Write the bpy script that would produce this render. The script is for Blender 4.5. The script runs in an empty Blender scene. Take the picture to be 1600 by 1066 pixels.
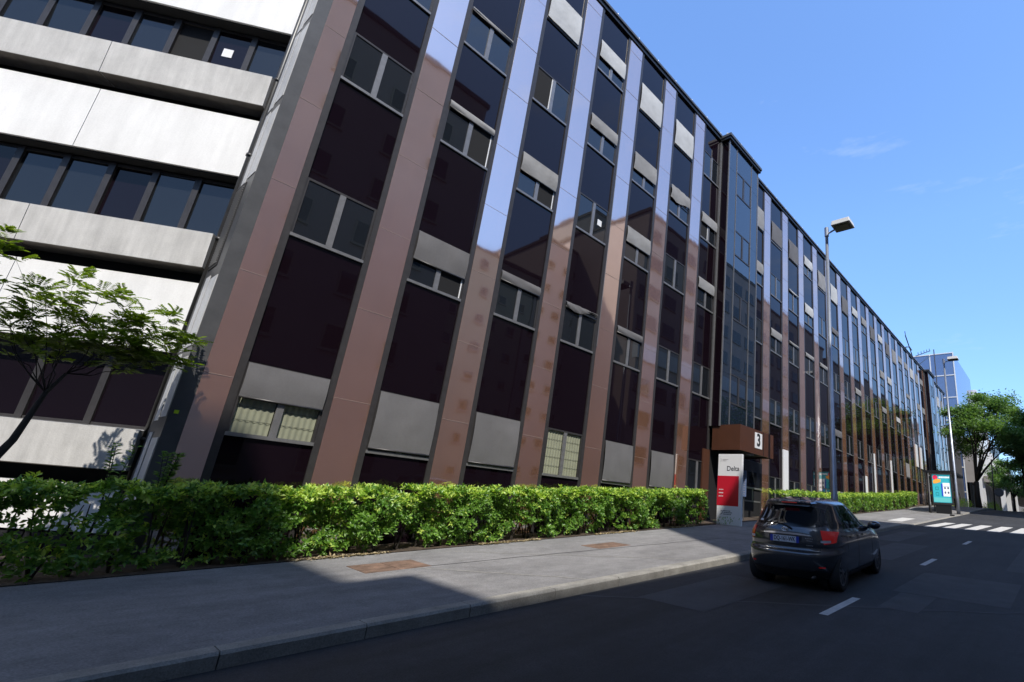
import bpy, bmesh, math, random
import numpy as np
from mathutils import Vector, Matrix
random.seed(7)
SC = bpy.context.scene
# ------------------------------------------------------------------ camera
RW = ((0.62404333, -0.77727227, 0.08011081), (0.27752001, 0.12462918, -0.95260181), (0.73044683, 0.61669716, 0.29348262))
cd = bpy.data.cameras.new('camera'); cam = bpy.data.objects.new('camera', cd); SC.collection.objects.link(cam)
cd.sensor_width = 36.0; cd.lens = 17.6644; cd.shift_x = -0.129533; cd.shift_y = 0.010891
cd.clip_start = 0.05; cd.clip_end = 3000
r, d, f = [Vector(v) for v in RW]
cam.matrix_world = Matrix(((r.x, -d.x, -f.x, 0), (r.y, -d.y, -f.y, 0), (r.z, -d.z, -f.z, 0), (0, 0, 0, 1)))
SC.camera = cam
# ------------------------------------------------------------------ sun and sky
SUN_EL = math.radians(52.5)
LD = Vector((0.347, 0.499, -0.793)).normalized()
sd = bpy.data.lights.new('sun', 'SUN'); sun = bpy.data.objects.new('sun', sd); SC.collection.objects.link(sun)
sd.energy = 2.95; sd.angle = math.radians(0.53); sd.color = (1.0, 0.95, 0.87)
sun.rotation_euler = LD.to_track_quat('-Z', 'Y').to_euler(); sun.location = (-20, -40, 60)
W = bpy.data.worlds.new('World'); SC.world = W; W.use_nodes = True
nt = W.node_tree; nt.nodes.clear()
wo = nt.nodes.new('ShaderNodeOutputWorld'); bg = nt.nodes.new('ShaderNodeBackground'); sky = nt.nodes.new('ShaderNodeTexSky')
sky.sky_type = 'NISHITA'; sky.sun_disc = False; sky.sun_elevation = SUN_EL; sky.sun_rotation = math.radians(214.8)
sky.altitude = 200; sky.air_density = 1.0; sky.dust_density = 1.3; sky.ozone_density = 2.2
# blue-tinted sky, dimmed overhead and behind the camera to deepen street shade (by direction only, so it is the same for every ray and viewpoint)
geo = nt.nodes.new('ShaderNodeTexCoord'); sx = nt.nodes.new('ShaderNodeSeparateXYZ'); mr = nt.nodes.new('ShaderNodeMapRange'); mr.interpolation_type = 'SMOOTHSTEP'
mr.inputs[1].default_value = 0.79; mr.inputs[2].default_value = 0.9; mr.inputs[3].default_value = 1.0; mr.inputs[4].default_value = 0.05
tint = nt.nodes.new('ShaderNodeVectorMath'); tint.operation = 'MULTIPLY'; tint.inputs[1].default_value = (1.02, 1.27, 1.55)
scl = nt.nodes.new('ShaderNodeVectorMath'); scl.operation = 'SCALE'
nt.links.new(geo.outputs['Generated'], sx.inputs[0]); nt.links.new(sx.outputs[2], mr.inputs[0]); nt.links.new(sky.outputs[0], tint.inputs[0]); nt.links.new(tint.outputs[0], scl.inputs[0]); nt.links.new(mr.outputs[0], scl.inputs['Scale'])
hz = nt.nodes.new('ShaderNodeMapRange'); hz.inputs[1].default_value = 0.0; hz.inputs[2].default_value = 0.5; hz.inputs[3].default_value = 0.66; hz.inputs[4].default_value = 1.0
sc2 = nt.nodes.new('ShaderNodeVectorMath'); sc2.operation = 'SCALE'; wx = nt.nodes.new('ShaderNodeMapRange'); wx.interpolation_type = 'SMOOTHSTEP'; wx.inputs[1].default_value = -0.9; wx.inputs[2].default_value = -0.1; wx.inputs[3].default_value = 0.5; wx.inputs[4].default_value = 1.0
wm = nt.nodes.new('ShaderNodeMath'); wm.operation = 'MULTIPLY'; nt.links.new(sx.outputs[0], wx.inputs[0]); nt.links.new(hz.outputs[0], wm.inputs[0]); nt.links.new(wx.outputs[0], wm.inputs[1])
nt.links.new(sx.outputs[2], hz.inputs[0]); nt.links.new(scl.outputs[0], sc2.inputs[0]); nt.links.new(wm.outputs[0], sc2.inputs['Scale'])
mpc = nt.nodes.new('ShaderNodeMapping'); mpc.inputs['Scale'].default_value = (5.0, 2.0, 9.0); cn = nt.nodes.new('ShaderNodeTexNoise'); cn.inputs['Scale'].default_value = 1.3; cn.inputs['Detail'].default_value = 7; cn.inputs['Roughness'].default_value = 0.6
cr = nt.nodes.new('ShaderNodeMapRange'); cr.inputs[1].default_value = 0.60; cr.inputs[2].default_value = 0.82; cr.inputs[4].default_value = 0.45; cmx = nt.nodes.new('ShaderNodeMix'); cmx.data_type = 'RGBA'
nt.links.new(geo.outputs['Generated'], mpc.inputs[0]); nt.links.new(mpc.outputs[0], cn.inputs['Vector']); nt.links.new(cn.outputs['Fac'], cr.inputs[0]); nt.links.new(cr.outputs[0], cmx.inputs[0])
nt.links.new(sc2.outputs[0], cmx.inputs[6]); cmx.inputs[7].default_value = (3.6, 4.0, 4.4, 1)
nt.links.new(cmx.outputs[2], bg.inputs[0]); bg.inputs[1].default_value = 0.15
nt.links.new(bg.outputs[0], wo.inputs[0])
# ------------------------------------------------------------------ view
SC.view_settings.view_transform = 'Standard'; SC.view_settings.look = 'None'; SC.view_settings.gamma = 1
SC.view_settings.exposure = 0.76
SC.render.engine = 'CYCLES'; SC.cycles.use_denoising = True; SC.cycles.max_bounces = 8; SC.cycles.diffuse_bounces = 1
SC.cycles.sample_clamp_indirect = 6; SC.cycles.caustics_reflective = False; SC.cycles.caustics_refractive = False
SC.cycles.transparent_max_bounces = 12

SL = 0.0693
def sm(a, b, x):
    t = min(1, max(0, (x - a) / (b - a))); return t * t * (3 - 2 * t)
def gz(X):
    "road height along the street (camera eye is the origin)"
    if X < -70: X = -70
    if X <= 58: return -1.78 + SL * X
    if X >= 68: return -1.78 + SL * 63
    t = (X - 58) / 10.0
    return -1.78 + SL * (58 + 10 * (t - t * t / 2))
def ph(X):
    "kerb upstand"
    return 0.14 - 0.115 * (sm(26.6, 28.6, X) - sm(47.2, 48.6, X))
def pz(X, Y): return gz(X) + ph(X) + 0.012 * max(0, Y - 6.0)

# ================================================================== helpers
COL = SC.collection
def tag(o, label=None, cat=None, group=None, kind=None):
    if label: o['label'] = label
    if cat: o['category'] = cat
    if group: o['group'] = group
    if kind: o['kind'] = kind
    return o
def empty(name, loc, label, cat, group=None):
    o = bpy.data.objects.new(name, None); COL.objects.link(o); o.location = loc; o.empty_display_size = 0.3
    return tag(o, label, cat, group)
def wloc(p):
    v = Vector((0, 0, 0))
    while p: v += p.location; p = p.parent
    return v
class MB:
    def __init__(s): s.v = []; s.f = []; s.m = []; s.sm = False
    def add(s, vs, fs, m=0):
        n = len(s.v); s.v += [tuple(v) for v in vs]; s.f += [tuple(i + n for i in f) for f in fs]; s.m += [m] * len(fs); return s
    def box(s, x0, y0, z0, x1, y1, z1, m=0):
        if x0 > x1: x0, x1 = x1, x0
        if y0 > y1: y0, y1 = y1, y0
        if z0 > z1: z0, z1 = z1, z0
        v = [(x0, y0, z0), (x1, y0, z0), (x1, y1, z0), (x0, y1, z0), (x0, y0, z1), (x1, y0, z1), (x1, y1, z1), (x0, y1, z1)]
        return s.add(v, [(0, 3, 2, 1), (4, 5, 6, 7), (0, 1, 5, 4), (1, 2, 6, 5), (2, 3, 7, 6), (3, 0, 4, 7)], m)
    def hexa(s, v, m=0):
        return s.add(v, [(0, 3, 2, 1), (4, 5, 6, 7), (0, 1, 5, 4), (1, 2, 6, 5), (2, 3, 7, 6), (3, 0, 4, 7)], m)
    def tube(s, pts, rad, n=8, m=0, cap=True):
        pts = [Vector(p) for p in pts]; rings = []
        ref = None
        for i, p in enumerate(pts):
            a = pts[max(0, i - 1)]; b = pts[min(len(pts) - 1, i + 1)]; t = (b - a).normalized()
            if ref is None:
                ref = Vector((0, 0, 1)) if abs(t.z) < 0.9 else Vector((1, 0, 0))
            u = t.cross(ref).normalized(); w = u.cross(t); ref = w
            R = rad[i] if hasattr(rad, '__len__') else rad
            rings.append([p + (u * math.cos(2 * math.pi * k / n) + w * math.sin(2 * math.pi * k / n)) * R for k in range(n)])
        vs = [q for rr in rings for q in rr]; fs = []
        for i in range(len(pts) - 1):
            for k in range(n):
                k2 = (k + 1) % n; fs.append((i * n + k, i * n + k2, (i + 1) * n + k2, (i + 1) * n + k))
        if cap: fs.append(tuple(range(n - 1, -1, -1))); fs.append(tuple((len(pts) - 1) * n + k for k in range(n)))
        return s.add(vs, fs, m)
    def prism(s, poly, h, m=0):
        "poly: list of Vector, h: Vector extrusion"
        n = len(poly); h = Vector(h); vs = [Vector(p) for p in poly] + [Vector(p) + h for p in poly]
        fs = [tuple(range(n - 1, -1, -1)), tuple(range(n, 2 * n))] + [(i, (i + 1) % n, n + (i + 1) % n, n + i) for i in range(n)]
        return s.add(vs, fs, m)
    def build(s, name, mats, parent=None, smooth=False, world=True, loc=None, bevel=0):
        me = bpy.data.meshes.new(name)
        off = wloc(parent) if (parent and world) else Vector((0, 0, 0))
        if loc is not None: off = Vector(loc)
        me.from_pydata([(x - off.x, y - off.y, z - off.z) for x, y, z in s.v], [], s.f)
        if not isinstance(mats, (list, tuple)): mats = [mats]
        for mm in mats: me.materials.append(mm)
        me.polygons.foreach_set('material_index', s.m)
        if smooth: me.polygons.foreach_set('use_smooth', [True] * len(s.f))
        me.update()
        if bevel:
            bm = bmesh.new(); bm.from_mesh(me)
            es = [e for e in bm.edges if len(e.link_faces) == 2 and e.calc_face_angle(0) > 0.6]
            bmesh.ops.bevel(bm, geom=es, offset=bevel, segments=1, affect='EDGES', profile=0.5)
            bm.to_mesh(me); bm.free()
        o = bpy.data.objects.new(name, me); COL.objects.link(o)
        if parent: o.parent = parent
        if loc is not None and not parent: o.location = loc
        return o
def link(name, me, parent, loc=(0, 0, 0), scale=None):
    o = bpy.data.objects.new(name, me); COL.objects.link(o); o.parent = parent; o.location = loc
    if scale: o.scale = scale
    return o
def copy_tree(o, parent=None):
    c = o.copy(); COL.objects.link(c); c.parent = parent
    for ch in list(o.children): copy_tree(ch, c)
    return c
def text(body, size, mat_, parent, origin, xdir, updir, name='lettering', align='CENTER', off=0.0, bold=0.0):
    cu = bpy.data.curves.new(name, 'FONT'); cu.body = body; cu.size = size; cu.align_x = align; cu.align_y = 'CENTER'; cu.extrude = 0.002; cu.offset = bold
    t = bpy.data.objects.new(name, cu); COL.objects.link(t)
    dg = bpy.context.evaluated_depsgraph_get(); me = bpy.data.meshes.new_from_object(t.evaluated_get(dg))
    bpy.data.objects.remove(t); me.materials.clear(); me.materials.append(mat_)
    x = Vector(xdir).normalized(); u = Vector(updir).normalized(); n = x.cross(u)
    o = bpy.data.objects.new(name, me); COL.objects.link(o); o.parent = parent
    p = Vector(origin) + n * off - wloc(parent)
    o.matrix_local = Matrix(((x.x, u.x, n.x, p.x), (x.y, u.y, n.y, p.y), (x.z, u.z, n.z, p.z), (0, 0, 0, 1)))
    return o

# ================================================================== materials
def mat(name, base, rough=0.6, ior=None, metal=0.0, noise=None, bump=None, coat=0, spec=None, emit=None, alpha=None):
    """noise: (scale, amount, detail[, stretch xyz]); bump: (scale, strength, distance)"""
    m = bpy.data.materials.new(name); m.use_nodes = True; t = m.node_tree; b = t.nodes['Principled BSDF']
    b.inputs['Base Color'].default_value = (*base, 1); b.inputs['Roughness'].default_value = rough; b.inputs['Metallic'].default_value = metal
    if ior: b.inputs['IOR'].default_value = ior
    if coat: b.inputs['Coat Weight'].default_value = coat; b.inputs['Coat Roughness'].default_value = 0.03
    if spec is not None: b.inputs['Specular IOR Level'].default_value = spec
    if emit: b.inputs['Emission Color'].default_value = (*emit[0], 1); b.inputs['Emission Strength'].default_value = emit[1]
    geo = t.nodes.new('ShaderNodeNewGeometry')
    def tex(scale, detail, stretch=None):
        n = t.nodes.new('ShaderNodeTexNoise'); n.inputs['Scale'].default_value = scale; n.inputs['Detail'].default_value = detail; n.inputs['Roughness'].default_value = 0.62
        if stretch:
            mp = t.nodes.new('ShaderNodeMapping'); mp.inputs['Scale'].default_value = stretch
            t.links.new(geo.outputs['Position'], mp.inputs[0]); t.links.new(mp.outputs[0], n.inputs['Vector'])
        else: t.links.new(geo.outputs['Position'], n.inputs['Vector'])
        return n
    col = None
    for nz in ([] if not noise else (noise if isinstance(noise, list) else [noise])):
        n = tex(nz[0], nz[2], nz[3] if len(nz) > 3 else None)
        mr = t.nodes.new('ShaderNodeMapRange'); mr.inputs[1].default_value = 0.3; mr.inputs[2].default_value = 0.7
        mr.inputs[3].default_value = 1 - nz[1]; mr.inputs[4].default_value = 1 + nz[1]
        t.links.new(n.outputs['Fac'], mr.inputs[0])
        vm = t.nodes.new('ShaderNodeVectorMath'); vm.operation = 'SCALE'
        if col is None: vm.inputs[0].default_value = base
        else: t.links.new(col, vm.inputs[0])
        t.links.new(mr.outputs[0], vm.inputs['Scale']); col = vm.outputs[0]
    if col is not None: t.links.new(col, b.inputs['Base Color'])
    if bump:
        n = tex(bump[0], bump[3] if len(bump) > 3 else 4); bp = t.nodes.new('ShaderNodeBump'); bp.inputs['Strength'].default_value = bump[1]; bp.inputs['Distance'].default_value = bump[2]
        t.links.new(n.outputs['Fac'], bp.inputs['Height']); t.links.new(bp.outputs[0], b.inputs['Normal'])
    return m
def leafmat(name, c1, c2, trans=0.25, rough=0.45):
    m = bpy.data.materials.new(name); m.use_nodes = True; t = m.node_tree; b = t.nodes['Principled BSDF']
    geo = t.nodes.new('ShaderNodeNewGeometry'); rp = t.nodes.new('ShaderNodeValToRGB')
    rp.color_ramp.elements[0].color = (*c1, 1); rp.color_ramp.elements[1].color = (*c2, 1)
    t.links.new(geo.outputs['Random Per Island'], rp.inputs[0]); t.links.new(rp.outputs[0], b.inputs['Base Color'])
    b.inputs['Roughness'].default_value = rough
    tr = t.nodes.new('ShaderNodeBsdfTranslucent'); mx = t.nodes.new('ShaderNodeMixShader'); mx.inputs[0].default_value = trans
    vm = t.nodes.new('ShaderNodeVectorMath'); vm.operation = 'MULTIPLY'; vm.inputs[1].default_value = (1.6, 1.7, 0.7)
    t.links.new(rp.outputs[0], vm.inputs[0]); t.links.new(vm.outputs[0], tr.inputs[0])
    t.links.new(b.outputs[0], mx.inputs[1]); t.links.new(tr.outputs[0], mx.inputs[2]); t.links.new(mx.outputs[0], t.nodes['Material Output'].inputs[0])
    return m
def clearglass(name):
    m = bpy.data.materials.new(name); m.use_nodes = True; t = m.node_tree; t.nodes.remove(t.nodes['Principled BSDF'])
    fr = t.nodes.new('ShaderNodeFresnel'); ge = t.nodes.new('ShaderNodeNewGeometry'); mi = t.nodes.new('ShaderNodeMapRange'); mi.inputs[3].default_value = 1.5; mi.inputs[4].default_value = 1 / 1.5
    t.links.new(ge.outputs['Backfacing'], mi.inputs[0]); t.links.new(mi.outputs[0], fr.inputs[0])
    g = t.nodes.new('ShaderNodeBsdfGlossy'); g.inputs['Roughness'].default_value = 0.01
    tp = t.nodes.new('ShaderNodeBsdfTransparent'); tp.inputs[0].default_value = (0.72, 0.74, 0.72, 1); mx = t.nodes.new('ShaderNodeMixShader')
    t.links.new(fr.outputs[0], mx.inputs[0]); t.links.new(tp.outputs[0], mx.inputs[1]); t.links.new(g.outputs[0], mx.inputs[2]); t.links.new(mx.outputs[0], t.nodes['Material Output'].inputs[0])
    return m
M = {}
M['asphalt'] = mat('asphalt', (0.034, 0.034, 0.037), 0.82, noise=[(0.35, 0.3, 6), (60, 0.45, 3), (1.2, 0.25, 5, (0.2, 2.5, 1)), (5, 0.15, 6)], bump=(140, 0.35, 0.01))
M['mirrored_sun_asphalt'] = mat('mirrored_sun_asphalt', (0.072, 0.072, 0.076), 0.85, noise=[(2, 0.2, 5), (70, 0.3, 3)], bump=(120, 0.3, 0.01))  # paler asphalt with sunlight mirrored off the facade put into its colour
M['pavement'] = mat('pavement', (0.215, 0.209, 0.207), 0.9, noise=[(0.5, 0.2, 6), (50, 0.28, 3), (1.6, 0.14, 5, (0.25, 1.5, 1)), (4, 0.1, 6)], bump=(90, 0.3, 0.008))
M['seam'] = mat('pavement_seam', (0.27, 0.26, 0.24), 0.9, noise=(14, 0.3, 4))
M['kerb'] = mat('kerb_stone', (0.29, 0.275, 0.245), 0.85, noise=[(3, 0.25, 5), (60, 0.2, 2)], bump=(35, 0.5, 0.01))
M['soil'] = mat('soil', (0.07, 0.05, 0.035), 0.95, noise=[(6, 0.4, 6)], bump=(14, 0.8, 0.05))
M['ground'] = mat('ground', (0.12, 0.115, 0.1), 0.95, noise=(0.2, 0.3, 6))
M['paint'] = mat('road_paint', (0.6, 0.59, 0.57), 0.7, noise=[(9, 0.16, 6), (70, 0.12, 2)])
M['rust'] = mat('rusty_iron', (0.19, 0.12, 0.085), 0.75, noise=[(5, 0.45, 5), (60, 0.2, 2)], bump=(90, 0.4, 0.006))
M['panel'] = mat('brown_enamel', (0.27, 0.135, 0.084), 0.045, ior=7.0, noise=[(0.7, 0.08, 3), (5, 0.07, 4, (1, 1, 0.12)), (25, 0.05, 3)], bump=(1.1, 0.035, 0.05, 2))
M['panel'].node_tree.nodes['Principled BSDF'].inputs['Specular Tint'].default_value = (1.0, 0.93, 0.86, 1)
M['joint'] = mat('panel_joint', (0.33, 0.24, 0.2), 0.6)
M['spandrel'] = mat('black_spandrel_glass', (0.0075, 0.0038, 0.0065), 0.025, ior=1.36, bump=(0.5, 0.03, 0.05, 2))
M['pane'] = mat('tinted_pane', (0.012, 0.014, 0.017), 0.01, ior=1.62, bump=(0.7, 0.03, 0.04, 2))
M['purplepane'] = mat('purple_tinted_pane', (0.008, 0.005, 0.008), 0.015, ior=1.42, bump=(0.7, 0.03, 0.04, 2))
M['bluepane'] = mat('blue_pane', (0.012, 0.018, 0.03), 0.01, ior=2.0, bump=(0.5, 0.04, 0.05, 2))
M['interior'] = mat('dark_interior', (0.006, 0.006, 0.007), 0.9)
M['bronze'] = mat('bronze_frame', (0.055, 0.051, 0.051), 0.4, metal=0.3, noise=(8, 0.12, 3))
M['alu'] = mat('aluminium', (0.24, 0.235, 0.235), 0.4, metal=0.5, noise=(8, 0.12, 3))
M['blackgap'] = mat('black_gap', (0.01, 0.01, 0.011), 0.7)
M['blind_dark'] = mat('grey_blind_fabric', (0.135, 0.13, 0.132), 0.85, noise=[(1.2, 0.12, 4, (1, 1, .4)), (30, 0.05, 2)], bump=(1.6, 0.4, 0.06, 1))
M['blind_mid'] = mat('pale_grey_blind_fabric', (0.27, 0.265, 0.26), 0.85, noise=[(1.6, 0.14, 4)], bump=(2.4, 0.4, 0.05, 2))
M['blind_pale'] = mat('skylit_blind_fabric', (0.5, 0.5, 0.49), 0.85, noise=[(1.6, 0.12, 4)], bump=(2.4, 0.4, 0.05, 2))  # palest blind fabric, with sky reflection put into its colour
M['curtain'] = mat('cream_curtain', (0.62, 0.6, 0.45), 0.9, noise=(3, 0.08, 3))
M['glass'] = clearglass('clear_glass')
M['concrete'] = mat('white_concrete', (0.83, 0.82, 0.8), 0.85, noise=[(0.8, 0.05, 5), (3.5, 0.07, 5, (1, 1, 0.15)), (40, 0.04, 3)], bump=(60, 0.12, 0.005))
M['ledge'] = mat('weathered_concrete', (0.58, 0.565, 0.54), 0.9, noise=[(1.5, 0.12, 6), (6, 0.13, 6, (1, 1, 0.12)), (50, 0.06, 3)], bump=(45, 0.3, 0.008))
M['soffit'] = mat('dark_soffit', (0.13, 0.115, 0.1), 0.95, noise=(3, 0.3, 5))  # dark tone for ledge undersides, also used on roofs
M['lightmetal'] = mat('light_metal', (0.58, 0.58, 0.585), 0.5, noise=(4, 0.08, 4))
M['greymetal'] = mat('grey_metal', (0.085, 0.085, 0.088), 0.45, metal=0.2, noise=(3, 0.15, 4))
M['darkpipe'] = mat('dark_pipe', (0.045, 0.043, 0.042), 0.4, noise=(5, 0.2, 3))
M['canopy'] = mat('brown_canopy_panel', (0.085, 0.034, 0.019), 0.35, noise=(2, 0.1, 4))
M['white'] = mat('white_enamel', (0.82, 0.82, 0.82), 0.35)
M['black'] = mat('black_paint', (0.015, 0.015, 0.016), 0.4)
M['red'] = mat('red_enamel', (0.56, 0.01, 0.03), 0.35)
M['greytext'] = mat('grey_lettering', (0.08, 0.08, 0.09), 0.6)
M['paletext'] = mat('pale_lettering', (0.5, 0.48, 0.5), 0.6)
M['bluesign'] = mat('blue_notice', (0.18, 0.25, 0.42), 0.5)
M['galv'] = mat('galvanised_pole', (0.33, 0.36, 0.42), 0.33, metal=0.55, noise=(3, 0.08, 3))
M['lampwhite'] = mat('lamp_housing', (0.68, 0.67, 0.64), 0.5)
M['bark'] = mat('bark', (0.035, 0.028, 0.022), 0.95, noise=(8, 0.35, 5), bump=(18, 0.6, 0.03))
M['leaf'] = leafmat('hedge_leaf', (0.05, 0.15, 0.014), (0.21, 0.38, 0.055), 0.3, 0.38)
M['leafyoung'] = leafmat('young_hedge_leaf', (0.38, 0.58, 0.09), (0.58, 0.68, 0.15), 0.38, 0.4)
M['treeleaf'] = leafmat('tree_leaf', (0.09, 0.185, 0.06), (0.22, 0.35, 0.13), 0.4, 0.5)
M['pinnate'] = leafmat('pinnate_leaf', (0.08, 0.14, 0.012), (0.2, 0.27, 0.03), 0.5, 0.5)
M['litter'] = leafmat('dry_leaf', (0.34, 0.25, 0.13), (0.5, 0.42, 0.27), 0.1, 0.8)
M['stucco'] = mat('pink_stucco', (0.62, 0.49, 0.43), 0.9, noise=(0.6, 0.05, 4))
M['stucco2'] = mat('beige_stucco', (0.66, 0.56, 0.42), 0.9, noise=(0.6, 0.05, 4))
M['stucco3'] = mat('grey_stone', (0.33, 0.3, 0.28), 0.9, noise=(0.6, 0.08, 4))
M['curtainwall'] = mat('blue_curtain_wall', (0.1, 0.16, 0.34), 0.05, ior=2.6, bump=(0.3, 0.05, 0.1, 2))
M['tyre'] = mat('tyre_rubber', (0.018, 0.018, 0.019), 0.8)
M['rim'] = mat('wheel_trim', (0.2, 0.2, 0.21), 0.35, metal=0.7)
M['carpaint'] = mat('dark_grey_car_paint', (0.08, 0.085, 0.095), 0.2, metal=0.65, coat=1.0)
M['carglass'] = mat('car_glass', (0.006, 0.008, 0.01), 0.02, ior=1.6)
M['plastic'] = mat('black_plastic', (0.014, 0.014, 0.015), 0.55)
M['chrome'] = mat('chrome', (0.85, 0.86, 0.88), 0.12, metal=1.0)
M['tail'] = mat('red_tail_lens', (0.3, 0.006, 0.008), 0.15, coat=1, emit=((1, 0.03, 0.02), 0.05))
M['plateblue'] = mat('plate_blue', (0.02, 0.05, 0.45), 0.4)
M['platewhite'] = mat('plate_white', (0.7, 0.72, 0.78), 0.4)

# ================================================================== ground, road, pavement
def sheet(name, xs, rows, m, zf, kind='structure'):
    "rows: list of Y; zf(x, y) height"
    b = MB(); vs = [(x, y, zf(x, y)) for x in xs for y in rows]; n = len(rows)
    fs = [(i * n + j, (i + 1) * n + j, (i + 1) * n + j + 1, i * n + j + 1) for i in range(len(xs) - 1) for j in range(n - 1)]
    b.add(vs, fs); o = b.build(name, m)
    if kind: o['kind'] = kind
    return o
XS = [-70 + 2 * i for i in range(64)] + [57 + i for i in range(13)] + [72, 80, 100, 130, 170, 250]
XS = sorted(set(XS + [26.6, 27, 27.5, 28, 28.6, 47.2, 47.8, 48.6]))
sheet('ground', [-900, -70] + [x for x in XS if x > -70] + [1500], [-900, -200, -60, -20, 0, 12, 20, 60, 200, 900], M['ground'], lambda x, y: gz(x) - 0.06)
sheet('road', XS, [-1.0, 0.5, 2.8, 4.5, 6.0], M['asphalt'], lambda x, y: gz(x))
sheet('pavement', XS, [6.22, 8, 10.25], M['pavement'], lambda x, y: pz(x, y))
sheet('planting_bed', XS, [10.25, 11.0, 14.0], M['soil'], lambda x, y: pz(x, 10.25) + 0.012)
sheet('pavement_opposite', XS, [-9.0, -1.22], M['pavement'], lambda x, y: gz(x) + 0.14)
def kerb(name, y0, y1, side):
    b = MB(); x = -40.0
    while x < 75:
        ln = random.choice([1.0, 1.25, 1.4]); x2 = x + ln - 0.012
        j = random.uniform(-0.004, 0.004)
        a0, a1 = gz(x), gz(x2); h0, h1 = ph(x) if side > 0 else 0.14, ph(x2) if side > 0 else 0.14
        ch = 0.025
        prof = lambda X, g, h: [(X, y0 + j, g - 0.2), (X, y0 + j, g + max(h - ch, 0.004)), (X, y0 + ch + j, g + h + 0.003), (X, y1, g + h + 0.003), (X, y1, g - 0.2)]
        p0, p1 = prof(x, a0, h0), prof(x2, a1, h1)
        if side < 0:
            p0 = [(a, y0 + y1 - c, e) for a, c, e in p0]; p1 = [(a, y0 + y1 - c, e) for a, c, e in p1]
        b.add(p0 + p1, [(0, 1, 2, 3, 4), (9, 8, 7, 6, 5)] + [(i, i + 5, (i + 1) % 5 + 5, (i + 1) % 5) for i in range(5)])
        x += ln
    o = b.build(name, M['kerb']); o['kind'] = 'structure'; return o
kerb('kerb', 6.0, 6.22, 1); kerb('kerb_opposite', -1.22, -1.0, -1)
# painted markings, and mirrored sunlight painted in as paler asphalt
def decal(x0, x1, y0, y1, m, name, dz=0.004, skew=0.0, on_pav=False, kind='structure', n=4):
    b = MB(); z = (lambda x, y: pz(x, y) + dz) if on_pav else (lambda x, y: gz(x) + dz)
    vs = []
    for i in range(n + 1):
        x = x0 + (x1 - x0) * i / n; s = skew * (i / n)
        vs += [(x, y0 + s, z(x, y0)), (x, y1 + s, z(x, y1))]
    b.add(vs, [(2 * i, 2 * i + 2, 2 * i + 3, 2 * i + 1) for i in range(n)])
    o = b.build(name, m)
    if kind: o['kind'] = kind
    return o
for k in range(6):
    x = 7.75 + 6.5 * k - 6.5
    if 26 < x < 35: continue
    decal(x, x + 1.5, 2.80, 2.93, M['paint'], 'lane_dash', kind='structure')
for i, y in enumerate([5.05, 4.27, 3.4, 2.52, 1.67, 0.8, -0.1]):
    decal(28.4, 32.9, y, y + 0.5, M['paint'], 'crossing_stripe', skew=-0.22)
decal(30.2, 34.0, 6.9, 7.6, M['paint'], 'crossing_stripe', on_pav=True, skew=0.1)
decal(25.5, 29.3, 8.7, 9.0, M['paint'], 'crossing_stripe', on_pav=True, skew=0.1)
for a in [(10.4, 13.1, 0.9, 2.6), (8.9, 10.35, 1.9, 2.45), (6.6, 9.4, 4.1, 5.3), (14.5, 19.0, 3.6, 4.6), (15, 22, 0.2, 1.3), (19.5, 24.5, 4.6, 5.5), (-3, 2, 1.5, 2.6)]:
    decal(*a, M['mirrored_sun_asphalt'], 'mirrored_sun_patch', dz=0.003)  # patches of mirrored sunlight, painted as paler asphalt
def strip(pts, w, m, name, on_pav):
    b = MB(); vs = []
    for i, (x, y) in enumerate(pts):
        a = Vector(pts[max(0, i - 1)]); c = Vector(pts[min(len(pts) - 1, i + 1)]); t = (c - a).normalized(); n = Vector((-t.y, t.x)) * w / 2
        for s in (-1, 1):
            X, Y = x + s * n.x, y + s * n.y; vs.append((X, Y, (pz(X, Y) if on_pav else gz(X)) + 0.0035))
    b.add(vs, [(2 * i, 2 * i + 1, 2 * i + 3, 2 * i + 2) for i in range(len(pts) - 1)]); o = b.build(name, m); o['kind'] = 'structure'
def wob(p, q, n=14, a=0.03):
    return [(p[0] + (q[0] - p[0]) * i / n + random.uniform(-a, a), p[1] + (q[1] - p[1]) * i / n + random.uniform(-a, a)) for i in range(n + 1)]
strip(wob((6.0, 5.95), (10.6, 0.2), 20, 0.04), 0.07, M['mirrored_sun_asphalt'], 'mirrored_sun_streak', False)  # pale line painted for a streak of mirrored sunlight
strip(wob((4.5, 9.0), (6.4, 6.25)), 0.05, M['seam'], 'pavement_seam', True)
strip(wob((6.0, 9.9), (9.6, 6.3)), 0.05, M['seam'], 'pavement_seam', True)
strip(wob((4.6, 8.7), (13.5, 7.9), 24), 0.03, M['asphalt'], 'pavement_seam', True)
# rusty access covers
def cover(x0, x1, y0, y1, label):
    b = MB(); n = 2
    for i in range(n):
        a = x0 + (x1 - x0) * i / n; c = x0 + (x1 - x0) * (i + 1) / n - 0.015
        vs = [(a, y0, pz(a, y0) - 0.02), (c, y0, pz(c, y0) - 0.02), (c, y1, pz(c, y1) - 0.02), (a, y1, pz(a, y1) - 0.02)]
        b.hexa(vs + [(x, y, z + 0.027) for x, y, z in vs])
    o = b.build('manhole_cover', M['rust']); tag(o, label, 'manhole cover', 'rusty covers in the pavement')
cover(3.95, 5.05, 8.62, 9.35, 'rusty rectangular cover in the pavement nearest the leaf shade')
cover(8.95, 10.05, 8.4, 9.0, 'smaller rusty cover in the sunlit pavement nearer the entrance')
b = MB(); x = 40.9; b.box(x - .2, 6.05, gz(x) + .02, x + .2, 6.28, gz(x) + 0.12)
tag(b.build('gully', M['black']), 'small black gully opening in the low pale kerb by the zebra crossing', 'drain')

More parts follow.
